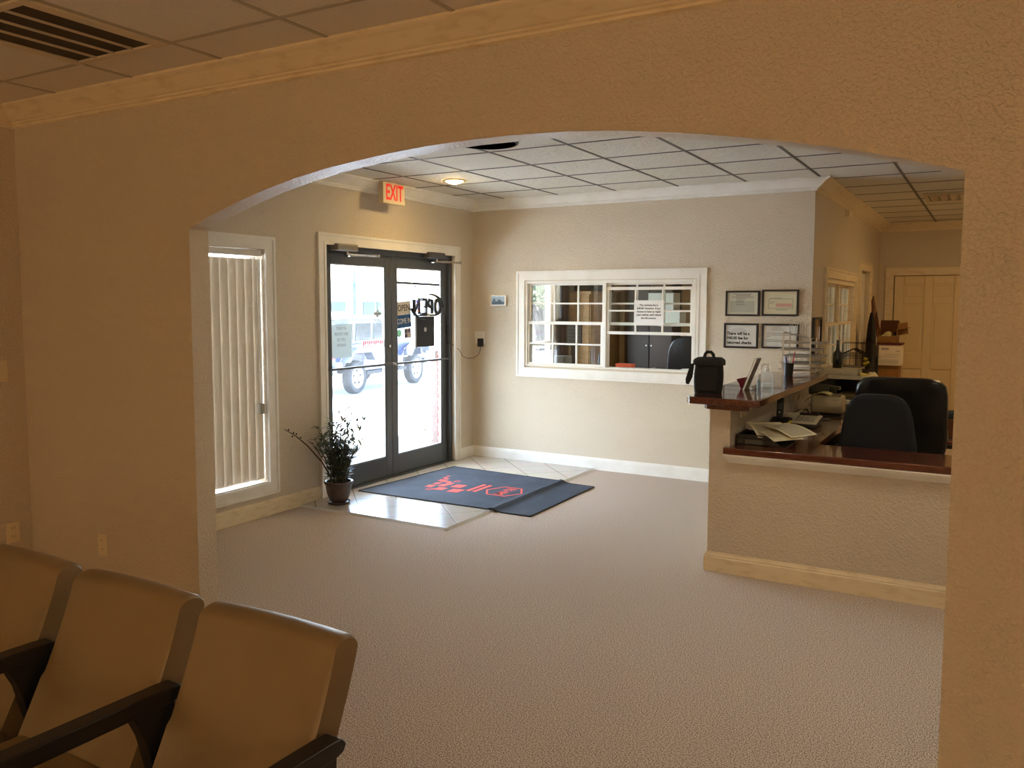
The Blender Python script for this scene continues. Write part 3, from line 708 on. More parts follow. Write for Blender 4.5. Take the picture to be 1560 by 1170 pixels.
f1 = pframe('black framed certificate with a grey print, upper left of the four wall frames',2.708,3.010,1.532,1.757,P1)
B(2.75,2.965,-.0128,-.012,1.565,1.665).build('grey_block', mat('print_grey',(186,188,182),.8), f1); strokes(f1,[(2.775,2.94,1.727),(2.80,2.93,1.714),(2.76,2.955,1.70),(2.80,2.885,1.686),(2.80,2.87,1.668),(2.80,2.87,1.652),(2.80,2.88,1.634)],INKG,-.0129,.005)
f2 = pframe('black framed cream document with a red tinted coupon, upper right of the four wall frames',3.030,3.342,1.535,1.765,P2)
m=MB()
for (a,b,c,d) in ((3.085,3.295,1.600,1.603),(3.085,3.295,1.682,1.685),(3.085,3.088,1.6,1.685),(3.292,3.295,1.6,1.685)): m.box(a,b,-.0128,-.012,c,d)
m.build('coupon_outline', INKG, f2); B(3.15,3.285,-.0127,-.012,1.615,1.645).build('red_block', mat('print_pink',(226,170,164),.8), f2); strokes(f2,[(3.10,3.20,1.692),(3.095,3.14,1.66),(3.095,3.13,1.645),(3.15,3.25,1.59)],mat('print_light_grey',(170,170,160),.8))
f3 = pframe('black framed notice in bold letters about a returned check fee, lower left of four',2.700,3.004,1.246,1.468,P3)
text_mesh('lettering','There will be a\n$40.00 fee for\nreturned checks',.036,INK,f3,(2.725,-.0126,1.335),(1,0,0),(0,0,1),align='LEFT',bold=.0014,spacing=1.12,sx=.93)
MB().prism([(2.83+.075*math.cos(t),1.385+.045*math.sin(t)) for t in [PI*i/12 for i in range(13)]],'y',-.0122,-.0119).build('grey_emblem', mat('print_pale_grey',(214,214,218),.8), f3)
f4 = pframe('black framed document with fine print, lower right of the four behind the wire trays',3.036,3.350,1.250,1.468,P3)
strokes(f4,[(3.075,3.30,1.385),(3.075,3.30,1.37),(3.075,3.11,1.356),(3.075,3.30,1.325),(3.075,3.28,1.312)],INKG,-.0125,.004)
MB().prism([(3.17+.06*math.cos(t),1.405+.04*math.sin(t)) for t in [PI*i/12 for i in range(13)]],'y',-.0122,-.0119).build('grey_emblem', MATS['print_pale_grey'], f4)
# ================================================================ ON THE BAR TOP
ZB = 1.0805
bg = thing('soft_bag','black soft-sided carry bag with a top handle on the near end of the bar','bag',(3.275,-2.39,ZB))
m = MB().grid(lambda u,v: (0,0,0),1,1) if False else MB()
def bagpt(u,v):
    t = 2*PI*u; sx_, sy_ = .078+.006*math.sin(PI*v), .055+.008*math.sin(PI*v)
    c,s = math.cos(t), math.sin(t); k = 5
    r = (abs(c)**k+abs(s)**k)**(-1/k)
    return (3.278+sx_*c*r+.004*v, -2.39+sy_*s*r, ZB+.19*v)
nu,nv = 32,8
vs=[bagpt(i/nu,j/nv) for j in range(nv+1) for i in range(nu)]
fs=[(j*nu+i,j*nu+(i+1)%nu,(j+1)*nu+(i+1)%nu,(j+1)*nu+i) for j in range(nv) for i in range(nu)]+[tuple(range(nu))[::-1],tuple(nv*nu+i for i in range(nu))]
m.add(vs,fs); m.build('body', BLACKF, bg, smooth=True)
m = MB().grid(lambda u,v:(3.205-.03*math.sin(PI*u*.5)*0 + (-.012 if u<.5 else 0) + .0*v, 0,0),1,1) if False else MB()
lid = MB()
def lidpt(u,v):
    t=2*PI*u; c,s=math.cos(t),math.sin(t); r=(abs(c)**5+abs(s)**5)**(-1/5)
    k = 1-.25*max(0,(v-.5)*2)**2
    return (3.282+.092*c*r*k, -2.39+.070*s*r*k, ZB+.178+.047*v)
vs=[lidpt(i/nu,j/6) for j in range(7) for i in range(nu)]
fs=[(j*nu+i,j*nu+(i+1)%nu,(j+1)*nu+(i+1)%nu,(j+1)*nu+i) for j in range(6) for i in range(nu)]+[tuple(range(nu))[::-1],tuple(6*nu+i for i in range(nu))]
lid.add(vs,fs); lid.build('lid', BLACKF, bg, smooth=True)
MB().tube([(3.25,-2.40,ZB+.215),(3.258,-2.40,ZB+.245),(3.27,-2.40,ZB+.258),(3.295,-2.40,ZB+.258),(3.308,-2.40,ZB+.245),(3.316,-2.40,ZB+.215)],.010,8).build('handle', BLACKF, bg, smooth=True)
MB().prism([(-.0,.19),(-.022,.185),(-.052,.09),(-.050,.06),(-.034,.055),(-.012,.10)],'y',-2.46,-2.44).build('hanging_flap', BLACKF, bg, bevel=.004).location = (3.205,0,ZB)
MB().box(3.215,3.345,-2.453,-2.447,ZB+.02,ZB+.105).build('front_pocket', BLACKF, bg, bevel=.003)

lf = thing('leaflet_holder','clear leaning stand holding a dark photo leaflet on the bar top','stand',(3.43,-2.02,ZB))
def lean(x0,t,y0,y1,h,dx=.078): return MB().prism([(x0,ZB),(x0+t,ZB),(x0+t+dx,ZB+h),(x0+dx,ZB+h)],'y',y0,y1)
lean(3.408,.004,-2.085,-1.96,.208).build('acrylic_back', ACRYL, lf)
lean(3.413,.010,-2.083,-1.962,.205).build('leaflets', mat('leaflet_print',(92,78,62),.5,var=(24,(150,140,120),.45,.7)), lf)
lean(3.4125,.0110,-2.0845,-2.083,.205).build('leaflet_edges', PAPER, lf)
MB().box(3.405,3.475,-2.085,-1.96,ZB,ZB+.004).box(3.472,3.475,-2.085,-1.96,ZB,ZB+.03).build('acrylic_foot', ACRYL, lf)
rc = thing('card_holder','small dark red card holder behind the leaning leaflet stand','card holder',(3.36,-1.98,ZB))
MB().prism([(3.375,ZB),(3.405,ZB),(3.40,ZB+.03),(3.405,ZB+.075),(3.345,ZB+.06),(3.365,ZB+.03)],'y',-1.99,-1.93).build('shell', mat('dark_red_plastic',(120,22,38),.35), rc, bevel=.003)
B(3.368,3.398,-1.98,-1.94,ZB+.045,ZB+.068).build('cards', PAPER, rc)
sn = thing('sanitizer_bottle','clear pump bottle of hand sanitizer on the bar top','bottle',(3.515,-1.85,ZB))
GEL = glass_mat('clear_gel',(246,249,248),.14)
MB().lathe([(.036,0),(.040,.004),(.040,.075),(.034,.095),(.018,.106),(.014,.112),(.014,.118)],(3.515,-1.85,ZB),28).build('bottle', GEL, sn, smooth=True)
pm = MB().lathe([(.016,.112),(.016,.130),(.008,.132),(.006,.152),(.012,.153),(.012,.164),(.0,.166)],(3.515,-1.85,ZB),20).tube([(3.515,-1.85,ZB+.158),(3.49,-1.86,ZB+.160),(3.475,-1.866,ZB+.150)],.005,8)
pm.build('pump', WHITE, sn, smooth=True)
MB().lathe([(.0365,.0005),(.0375,.02),(.0375,.03)],(3.515,-1.85,ZB),24).build('gel_level', glass_mat('gel_blue',(238,244,246),.2), sn, smooth=True)
tb = thing('glue_tube','small white and blue tube standing left of the sanitizer bottle','tube',(3.462,-1.865,ZB))
MB().lathe([(.009,0),(.0095,.05),(.009,.053)],(3.462,-1.865,ZB),16).build('tube_body', mat('pale_blue_plastic',(150,180,200),.4), tb, smooth=True)
MB().lathe([(.008,.053),(.008,.085),(.005,.088)],(3.462,-1.865,ZB),16).build('cap', WHITE, tb, smooth=True)
# letter trays
lt = thing('letter_trays','silver wire letter trays with a sorter on top at the far bar end','letter trays',(3.49,-.58,ZB))
WIRE = mat('silver_wire',(182,181,178),.3,.9)
DIMP = mat('tray_papers',(176,172,162),.8)
TX0,TX1,TY0,TY1 = 3.365,3.635,-.69,-.44
for i,(x,y) in enumerate(((TX0,TY0),(TX1-.06,TY0),(TX0,TY1),(TX1-.06,TY1))):
    MB().box(x-.005,x+.005,y-.005,y+.005,ZB,ZB+(.338 if i in (0,2) else .288)).build('post', WIRE, lt)
for k in range(5):
    z = ZB+.03+.054*k; t = MB(); off=.012*((k*7)%3-1)
    a0,a1 = TX0-.02+off, TX1+.02+off
    t.tube([(a0,TY0,z+.012),(a0,TY1,z+.012),(a1,TY1,z+.012),(a1,TY0,z+.012),(a0,TY0,z+.012)],.0028,6)
    for j in range(12):
        y = TY0+(TY1-TY0)*j/11; t.tube([(a0,y,z+.012),(a0+.01,y,z),(a1-.01,y,z),(a1,y,z+.012)],.0013,4)
    tr_ = t.build('tray', WIRE, lt, smooth=True)
    if k in (1,2,3,4): B(a0+.02,a1-.01+.02*(k==4),TY0+.01,TY1-.01,z+.002,z+.002+(.010,.016,.012,.006)[k-1]).build('paper_stack', DIMP, tr_)
for k in range(6):
    x = TX0+.045+.042*k; z0 = ZB+.335-.010*k; t = MB()
    t.tube([(x,TY0+.02,z0),(x,TY0+.02,z0+.095),(x,TY0+.10,z0+.095),(x,TY0+.10,z0)],.0026,6)
    if k!=4: t.build('sorter_hoop', WIRE, lt, smooth=True)
MB().tube([(TX0,TY0+.01,ZB+.335),(TX1-.06,TY0+.01,ZB+.285),(TX1-.06,TY0+.11,ZB+.285),(TX0,TY0+.11,ZB+.335),(TX0,TY0+.01,ZB+.335)],.003,6).build('sorter_rail', WIRE, lt, smooth=True)
pc = thing('pen_cup','black mesh cup full of pens in front of the wire letter trays','pen cup',(3.425,-.755,ZB))
MB().lathe([(.032,0),(.034,.002),(.041,.098),(.039,.098),(.033,.006)],(3.425,-.755,ZB),28).build('cup', BLACK, pc, smooth=True)
for k,(dx,dy,c,hh) in enumerate(((-.03,.0,(230,230,236),.15),(-.012,-.012,(70,50,140),.145),(.004,.01,(226,226,232),.155),(.022,-.004,(200,196,150),.15),(.035,.012,(206,80,84),.185),(-.022,.014,(40,40,60),.14))):
    MB().cyl((3.425+dx*.4,-.755+dy*.4,ZB+.006),(3.425+dx*1.2,-.755+dy*1.6,ZB+hh),.0045,n=10).build('pen', mat('pen_%d'%k,c,.4), pc, smooth=True)

# ================================================================ ON THE LOW DESK
ZD = .7835
dt = thing('document_tray','black plastic letter tray at the left end of the front counter','tray',(3.61,-2.30,ZD))
m = MB().box(3.475,3.775,-2.43,-2.18,ZD,ZD+.004).box(3.475,3.480,-2.43,-2.18,ZD+.004,ZD+.062).box(3.480,3.68,-2.43,-2.425,ZD+.035,ZD+.062).box(3.480,3.52,-2.43,-2.425,ZD+.004,ZD+.035).box(3.635,3.68,-2.43,-2.425,ZD+.004,ZD+.035).box(3.48,3.775,-2.185,-2.18,ZD+.004,ZD+.055)
m.prism([(3.68,ZD+.062),(3.735,ZD+.004),(3.68,ZD+.004)],'y',-2.43,-2.425)
m.build('tray', BLACK, dt, bevel=.002)
MB().box(3.52,3.635,-2.4255,-2.424,ZD+.004,ZD+.035).build('label_window', mat('tray_label_grey',(84,86,80),.5), dt)
pp = thing('loose_papers','loose printed papers fanned over the edge of the black letter tray','papers',(3.7,-2.3,ZD+.07))
def sheetfn(c, ang, w, h, bow, z0, tiltx, tilty=.22):
    ca,sa = math.cos(ang), math.sin(ang)
    def fn(u,v):
        a,b = (u-.5)*w,(v-.5)*h
        return (c[0]+ca*a-sa*b, c[1]+sa*a+ca*b, z0 + bow*math.sin(PI*v) + tiltx*a + tilty*(sa*a+ca*b))
    return fn
def printed(fn, name, rows):
    s = MB().grid(fn,8,12,(0,0,.0008)).build(name, CREAMP, pp, smooth=True)
    q = MB()
    for (u0,u1,v0,v1) in rows:
        a = [Vector(fn(u,v))+Vector((0,0,.0012)) for u,v in ((u0,v0),(u1,v0),(u1,v1),(u0,v1))]
        q.quad(*a)
    q.build('printed_lines', INKG, s)
CREAMP = mat('cream_printed_paper',(232,224,190),.7)
printed(sheetfn((3.635,-2.27),.5,.216,.28,.012,ZD+.078,-.10),'sheet',[(.08,.9,.1+.045*k,.115+.045*k) for k in range(15)])
printed(sheetfn((3.745,-2.26),.95,.20,.27,.016,ZD+.082,-.14),'sheet',[(.08,.92,.06+.05*k,.08+.05*k) for k in range(16)])
printed(sheetfn((3.70,-2.33),.75,.2,.25,.008,ZD+.066,-.10),'sheet',[(.1,.8,.2+.06*k,.215+.06*k) for k in range(8)])
cl = thing('desk_calculator','beige desk calculator with white keys on the reception desk','calculator',(3.69,-1.40,ZD)); CX=.03
m = MB().prism([(-1.52,ZD+.002),(-1.28,ZD+.002),(-1.28,ZD+.05),(-1.33,ZD+.052),(-1.52,ZD+.025)],'x',3.585+CX,3.745+CX); m.build('body', mat('dark_grey_plastic',(52,50,48),.5), cl, bevel=.004)
MB().prism([(-1.525,ZD+.024),(-1.335,ZD+.050),(-1.275,ZD+.048),(-1.275,ZD+.062),(-1.335,ZD+.066),(-1.525,ZD+.038)],'x',3.58+CX,3.75+CX).build('top_shell', mat('beige_plastic',(206,198,170),.5), cl, bevel=.004)
m=MB()
for i in range(5):
    for j in range(4):
        y=-1.505+.036*j; z=ZD+.038+.0052*j; m.box(3.60+CX+.027*i,3.62+CX+.027*i,y,y+.026,z,z+.012)
m.build('keys', mat('key_grey',(170,166,150),.5), cl, bevel=.002)
MB().prism([(-1.34,ZD+.066),(-1.29,ZD+.064),(-1.28,ZD+.076),(-1.30,ZD+.076)],'x',3.60+CX,3.73+CX).build('display', BLACK, cl)
ph = thing('cordless_phone','black cordless phone upright in its cradle on the reception desk','phone',(3.515,-1.50,ZD))
MB().prism([(-1.60,ZD),(-1.43,ZD),(-1.43,ZD+.05),(-1.47,ZD+.06),(-1.60,ZD+.03)],'x',3.475,3.60).build('cradle', BLACK, ph, bevel=.006)
hs_ = MB().obox((3.525,-1.475,ZD+.115),(.024,0,0),(0,.013,.002),(0,.012,.078)).build('handset', BLACK, ph, bevel=.009)
MB().obox((3.525,-1.4885,ZD+.135),(.015,0,0),(0,.0008,0),(0,.003,.02)).build('handset_screen', mat('phone_screen_grey',(60,62,66),.3), hs_)
MB().cyl((3.525,-1.492,ZD+.095),(3.525,-1.496,ZD+.095),.006,n=12).build('handset_button', WHITE, hs_)
yl = thing('yellow_marker','short yellow marker lying against the phone cradle','marker',(3.60,-1.60,ZD))
MB().cyl((3.585,-1.64,ZD+.01),(3.63,-1.60,ZD+.05),.010,n=14).build('marker_body', mat('marker_yellow',(214,196,60),.4), yl, smooth=True)
rt = thing('paper_roll','fat roll of white paper lying behind the calculator','paper roll',(3.56,-1.28,ZD))
MB().lathe([(.0,0),(.055,0),(.058,.004),(.058,.052),(.055,.056),(.018,.056),(.018,.03),(0,.03)],(3.555,-1.20,ZD),32).build('roll', mat('roll_paper',(216,208,184),.8), rt, smooth=True)
ps = thing('power_strip','beige power strip lying along the tall half wall','power strip',(3.53,-.95,ZD))
MB().box(3.50,3.545,-1.08,-.74,ZD,ZD+.035).build('strip_body', mat('strip_beige',(196,184,156),.5), ps, bevel=.004)
m=MB()
for i in range(5): B(3.51,3.535,-1.05+.06*i,-1.02+.06*i,ZD+.035,ZD+.0365).build('socket', INK, ps)
MB().tube([(3.52,-.74,ZD+.02),(3.56,-.68,ZD+.03),(3.60,-.80,ZD+.008),(3.70,-.90,ZD+.008),(3.84,-.86,ZD+.008),(3.88,-.70,ZD+.008),(3.86,-.45,ZD+.008)],.006,6).build('cord', BLACK, ps, smooth=True)
pr = thing('label_printer','small rounded beige label printer with paper curling over it on the desk','printer',(3.715,-.60,ZD))
BEI = mat('printer_beige',(186,172,134),.35)
def prn(u,v):
    return None
prof = [(-.085,0),(-.095,.03),(-.095,.105),(-.075,.135),(-.02,.148),(.06,.138),(.095,.115),(.10,.03),(.09,0)]
MB().prism([(-.62+a,ZD+.006+b) for a,b in prof],'x',3.595,3.825).build('body', BEI, pr, bevel=.014, seg=3)
MB().prism([(-.62+a*1.01,ZD+.006+b) for a,b in [(-.094,0),(.095,0),(.095,-.006),(-.094,-.006)]],'x',3.60,3.82).build('base', BLACK, pr)
MB().box(3.745,3.80,-.714,-.70,ZD+.03,ZD+.12).build('front_slot', mat('printer_dark_beige',(168,154,118),.5), pr, bevel=.004)
MB().prism([(-.69,ZD+.146),(-.62,ZD+.158),(-.62,ZD+.150),(-.69,ZD+.142)],'x',3.74,3.81).build('button_panel', mat('printer_grey',(120,112,92),.5), pr)
MB().grid(lambda u,v:(3.60+.13*v-.06*(1-v)**2, -.70+.16*u, ZD+.150+.02*math.sin(PI*v)-.06*(1-v)**3),4,10,(0,0,.001)).build('paper_curl', mat('yellowish_paper',(222,214,150),.7), pr, smooth=True)
cm = thing('card_terminal','dark green tilted card reader behind the label printer','card reader',(3.60,-.38,ZD))
MB().obox((3.60,-.40,ZD+.165),(.075,0,-.01),(0,.045,.03),(0,-.012,.02)).build('head', mat('dark_green_plastic',(58,62,44),.5), cm, bevel=.006)
MB().box(3.565,3.635,-.42,-.35,ZD,ZD+.15).build('stand', BLACK, cm, bevel=.005)
MB().obox((3.70,-.33,ZD+.18),(.05,0,-.004),(0,.04,.0),(0,0,.012)).obox((3.70,-.33,ZD+.085),(.02,0,0),(0,.02,0),(0,0,.085)).build('paper_guide', MATS['dark_green_plastic'], cm)
lp = thing('ballpoint_pen','grey pen lying on the desk in front of the label printer','pen',(3.70,-1.05,ZD))
MB().cyl((3.66,-1.08,ZD+.006),(3.79,-1.03,ZD+.006),.006,n=10).build('barrel', mat('pen_grey',(110,108,104),.4), lp, smooth=True)
ou = thing('power_outlet','beige outlet plate under the bar top above the letter tray','outlet',(3.461,-2.20,.97))
B(3.4605,3.466,-2.30,-2.17,.93,1.005).build('cover_plate', IVORY, ou, bevel=.002); MB().box(3.466,3.468,-2.265,-2.205,.965,.972).build('slots', INK, ou)

# ================================================================ OFFICE CHAIRS
def padded(cx,cy,z0,z1,w0,w1,t,lean,curve=.03,rx=3.2,n=28,k=14):
    """rounded chair back: superellipse outline, faces y"""
    m=MB(); vs=[]; 
    def outline(s):
        a=2*PI*s; c,d=math.cos(a),math.sin(a); q=(abs(c)**rx+abs(d)**rx)**(-1/rx); return c*q,d*q
    rings=[(0,.5,.82),(.0,.5,.93),(.12,.38,.985),(.3,.2,1.0),(.5,0,1.0),(.7,-.2,1.0),(.88,-.38,.985),(1,-.5,.93),(1,-.5,.82)]
    for (_,yy,sc) in rings:
        for i in range(n):
            x,z=outline(i/n); zz=(z*sc+1)/2; w=w0+(w1-w0)*zz
            vs.append((cx+x*sc*w/2, cy+yy*t+lean*(zz)+curve*(x*x), z0+(z1-z0)*zz))
    fs=[(j*n+i,j*n+(i+1)%n,(j+1)*n+(i+1)%n,(j+1)*n+i) for j in range(len(rings)-1) for i in range(n)]
    o=len(vs); 
    vs.append((cx,cy+.5*t+lean*.5,(z0+z1)/2)); vs.append((cx,cy-.5*t+lean*.5,(z0+z1)/2))
    fs+=[(o,(i+1)%n,i) for i in range(n)]; b=(len(rings)-1)*n; fs+=[(o+1,b+i,b+(i+1)%n) for i in range(n)]
    m.add(vs,fs); return m
def swivel(label, cx,cy, mback, zt, zb, w0,w1,t,lean,sw,arms, mseat, br=.28, rx=3.2):
    r = thing('office_chair',label,'chair',(cx,cy,0))
    padded(cx,cy,zb,zt,w0,w1,t,lean,rx=rx,n=44).build('backrest', mback, r, smooth=True)
    MB().obox((cx,cy+.27,.475),(sw/2,0,0),(0,.24,0),(0,0,.04)).build('seat', mseat, r, bevel=.03, seg=3)
    MB().cyl((cx,cy+.27,.12),(cx,cy+.27,.435),.028,n=16).build('gas_lift', BLACK, r, smooth=True)
    MB().obox((cx,cy+.03,(.42+zb+.15)/2),(.04,0,0),(0,.012,0),(0,0,(zb+.15-.42)/2)).obox((cx,cy+.15,.425),(.04,0,0),(0,.13,0),(0,0,.01)).build('back_bracket', BLACK, r)
    bs=MB()
    for i in range(5):
        a=2*PI*i/5+.3; bs.tube([(cx,cy+.27,.125),(cx+br*math.cos(a),cy+.27+br*math.sin(a),.08)],.02,8,rr=[.028,.016])
    base=bs.build('star_base', BLACK, r, smooth=True)
    for i in range(5):
        a=2*PI*i/5+.3; c=Vector((cx+br*math.cos(a),cy+.27+br*math.sin(a),.03)); d=Vector((-math.sin(a),math.cos(a),0))
        MB().cyl(c-d*.022,c+d*.022,.03,n=16).cyl(c,c+Vector((0,0,.05)),.008,n=8).build('caster', BLACK, base, smooth=True)
    if arms:
        for s_ in (-1,1):
            x=cx+s_*(sw/2+.035)
            MB().tube([(x-s_*.03,cy+.12,.44),(x,cy+.10,.50),(x,cy+.08,.64)],.016,8).tube([(x-s_*.03,cy+.40,.44),(x,cy+.40,.5),(x,cy+.38,.64)],.016,8).obox((x,cy+.22,.66),(.03,0,0),(0,.17,0),(0,0,.018)).build('armrest', BLACK, r, smooth=True)
    return r
swivel('small dark navy fabric office chair behind the front counter', 4.205,-1.86, NAVY, 1.08,.60,.50,.35,.075,-.03,.40,False,NAVY,.22,rx=4)
swivel('large black leather high-backed office chair behind the small dark chair', 4.27,-1.15, BLACKL, 1.135,.55,.60,.585,.12,-.04,.54,False,BLACKL,rx=6.5)

du = thing('knee_space_block','black drawer block added for the dark knee space by the reception desk','drawer unit',(3.78,-1.5,0))  # black box added to fill the shaded knee space
B(3.60,3.935,-2.10,-1.12,0,.70).build('carcass', BLACK, du, bevel=.004)
for k in range(3): B(3.935,3.948,-2.08,-1.14,.03+.22*k,.235+.22*k).build('infill', BLACK, du, bevel=.003)
# side desk strip at the right edge of the opening
sd = thing('side_table','dark side table at the right edge of the opening','table',(4.75,-.3,0))
DKW = mat('dark_table_wood',(42,24,18),.4)
MB().box(4.44,5.2,-.58,-.03,.57,.60).build('tabletop', DKW, sd, bevel=.003)
for x_ in (4.47,5.17):
    for y_ in (-.55,-.06): MB().box(x_-.02,x_+.02,y_-.02,y_+.02,0,.57).build('leg', DKW, sd)
bc = thing('wooden_box','brown wooden box standing on the dark side table','box',(4.6,-.14,.6))
B(4.50,4.74,-.20,-.06,.6005,.74).build('box_body', mat('box_brown_wood',(140,84,44),.5,var=(20,(112,62,34),.4,.7)), bc, bevel=.003)
MB().box(4.492,4.748,-.208,-.052,.72,.745).build('box_lid', MATS['box_brown_wood'], bc, bevel=.003)
np_ = thing('green_notepad','pale green paper pad on the dark side table','notepad',(4.51,-.45,.6))
MB().obox((4.50,-.47,.650),(.05,.01,0),(-.004,.03,.035),(0,-.004,.006)).build('pad', mat('pale_green_paper',(150,146,104),.7), np_, bevel=.002)
MB().obox((4.52,-.46,.606),(.07,0,0),(0,.07,0),(0,0,.005)).build('red_folder', mat('dark_red_folder',(110,24,24),.5), np_)
bl = thing('blue_cloth','grey blue folded cloth on the wooden box','cloth',(4.55,-.14,.745))
MB().obox((4.55,-.14,.777),(.06,.01,0),(0,.05,.006),(0,-.004,.028)).build('folds', mat('grey_blue_cloth',(74,80,82),.9,bump=(90,.8,.01)), bl, bevel=.02, seg=3)

# ================================================================ COPIER AND WHAT STANDS ON IT
cp = thing('copier','white desktop-height copier beside the reception side window','copier',(3.68,.55,0))
CW = mat('copier_white',(220,210,178),.45)
B(3.475,3.87,.26,.78,0,.80).build('cabinet', CW, cp, bevel=.006)
B(3.475,3.60,.30,.78,.8,.985).build('side_tower', BLACK, cp)
B(3.60,3.87,.62,.78,.8,.985).build('output_back', BLACK, cp)
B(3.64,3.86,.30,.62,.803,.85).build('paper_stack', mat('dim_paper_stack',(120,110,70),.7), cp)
MB().prism([(3.475,.985),(3.84,.985),(3.92,.962),(3.92,.975),(3.885,1.02),(3.475,1.02)],'y',.24,.78).build('scanner_bed', CW, cp, bevel=.005)
MB().box(3.475,3.80,.26,.78,1.0205,1.075).build('lid', CW, cp, bevel=.008)
MB().box(3.47,3.88,.252,.26,.45,.455).box(3.47,3.88,.252,.26,.2,.205).build('drawer_lines', INKG, cp)
vt = thing('dark_bottle','tall dark bottle standing on the copier lid','bottle',(3.60,.52,1.0755))
MB().lathe([(.038,0),(.041,.005),(.041,.115),(.036,.135),(.018,.155),(.014,.19),(.013,.235),(.015,.236),(.015,.245)],(3.615,.37,1.0755),28).build('bottle', mat('dark_bottle_glass',(24,28,34),.12,coat=.5), vt, smooth=True)
cg = thing('wire_birdcage','small peaked wire cage on the copier lid in front of the window','cage',(3.72,.62,1.0755))
CGM = mat('cage_dark_wire',(46,36,24),.5,.5)
m=MB(); zc=1.0755
cx0,cx1,cy0,cy1 = 3.645,3.80,.50,.70
for z_ in (.004,.10,.125): m.tube([(cx0,cy0,zc+z_),(cx1,cy0,zc+z_),(cx1,cy1,zc+z_),(cx0,cy1,zc+z_),(cx0,cy0,zc+z_)],.003,5)
for i in range(14):
    x=cx0+(cx1-cx0)*i/13
    for y in (cy0,cy1): m.tube([(x,y,zc),(x,y,zc+.125)],.0016,4)
for i in range(8):
    y=cy0+(cy1-cy0)*i/7
    for x in (cx0,cx1): m.tube([(x,y,zc),(x,y,zc+.125)],.0016,4)
m.build('cage_body', CGM, cg, smooth=True)
m=MB(); xm=(cx0+cx1)/2
for y in (cy0,cy1): m.tube([(cx0-.03,y,zc+.11),(xm,y,zc+.165),(cx1+.03,y,zc+.11)],.005,6)
m.tube([(xm,cy0,zc+.165),(xm,cy1,zc+.165)],.004,6)
for i in range(9):
    y=cy0+(cy1-cy0)*i/8; m.tube([(cx0-.03,y,zc+.11),(xm,y,zc+.165),(cx1+.03,y,zc+.11)],.0016,4)
m.build('cage_roof', CGM, cg, smooth=True)
wr = thing('wire_rack','tall thin wire rack standing behind the peaked cage','rack',(3.72,.74,1.0755))
m=MB()
for i in range(17): 
    x=3.60+.0165*i; m.tube([(x,.75,zc),(x,.75,zc+.215)],.0016,4)
for z_ in (.0,.07,.205,.215): m.tube([(3.60,.75,zc+z_),(3.865,.75,zc+z_)],.0028,5)
m.box(3.60,3.604,.73,.77,zc,zc+.2).box(3.861,3.865,.73,.77,zc,zc+.2)
m.build('grid_panel', CGM, wr, smooth=True)
fp = thing('small_flower_pot','little potted plant with a yellow bloom on the copier edge','plant',(3.855,.45,1.0))
MB().lathe([(.025,0),(.034,.05),(.030,.05)],(3.845,.42,1.0205),20).build('pot', POT, fp, smooth=True)
leaves = MB(); rr_=random.Random(5)
for i in range(34):
    a=rr_.uniform(0,2*PI); leafblade((3.85,.42,1.07),(math.cos(a),math.sin(a),rr_.uniform(.2,2.5)),rr_.uniform(.05,.11),.010)
leaves.build('foliage', mat('dusty_leaf',(84,82,44),.6), fp, smooth=True)
m=MB()
for (x,y,z) in ((3.845,.39,1.16),(3.86,.40,1.13),(3.84,.38,1.12)): m.lathe([(0,-.014),(.016,-.006),(.018,.006),(0,.016)],(x,y,z),10)
m.build('blooms', mat('yellow_bloom',(206,182,40),.6), fp, smooth=True)
yn = thing('sticky_notes','yellow sticky note pad lying on the copier shelf','notes',(3.88,.40,.98))
MB().obox((3.845,.32,1.0295),(.03,0,-.004),(0,.05,0),(.001,0,.008)).build('pad', mat('sticky_yellow',(226,206,110),.7), yn)
cal = thing('wall_picture','narrow dark framed picture with orange tones on the reception side wall','picture',(3.45,.2,1.36))
m=MB()
for (a,b,c,d) in ((.03,.05,1.19,1.525),(.36,.38,1.19,1.525),(.05,.36,1.505,1.525),(.05,.36,1.19,1.21)): m.box(3.4505,3.474,a,b,c,d)
m.build('frame', FRM, cal)
B(3.4505,3.462,.05,.36,1.21,1.505).build('print', mat('orange_landscape_print',(176,128,48),.6,var=(9,(96,92,84),.4,.6)), cal)
ib = thing('white_wall_unit','small white box mounted below the narrow picture by the window','intercom',(3.45,.35,1.2))
B(3.4505,3.50,.24,.50,1.06,1.30).build('box_body', CW, ib, bevel=.006); B(3.4505,3.512,.235,.505,1.27,1.305).build('box_lid', CW, ib, bevel=.004); B(3.50,3.503,.30,.33,1.20,1.24).build('button', INKG, ib)
ss = thing('wall_sensor','small ivory sensor box high on the reception side wall','sensor',(3.45,1.72,2.57))
B(3.4505,3.49,1.66,1.78,2.535,2.60).build('sensor_body', IVORY, ss, bevel=.006); B(3.49,3.493,1.69,1.75,2.548,2.575).build('sensor_lens', WHITE, ss)

# ================================================================ STACKED BOXES
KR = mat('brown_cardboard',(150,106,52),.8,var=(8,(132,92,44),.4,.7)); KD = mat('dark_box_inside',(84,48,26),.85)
bb1 = thing('cardboard_box','closed brown cardboard box directly under the white storage box','box',(3.74,3.5,0))
B(3.60,3.85,3.36,3.66,.46,.915).build('box_walls', KR, bb1, bevel=.003); B(3.60,3.85,3.505,3.515,.914,.9165).build('tape', mat('brown_tape',(120,84,44),.3), bb1)
bb0 = thing('carton','brown carton standing on the floor at the very bottom of the box stack','box',(3.74,3.5,0))
B(3.59,3.87,3.35,3.67,0,.459).build('box_walls', KR, bb0, bevel=.003); B(3.59,3.87,3.505,3.515,.458,.4597).build('tape', MATS['brown_tape'], bb0)
bb2 = thing('storage_box','white storage box with printed marks and a hand hole in the box stack','box',(3.74,3.5,.92))
WB = mat('white_card',(232,218,196),.8)
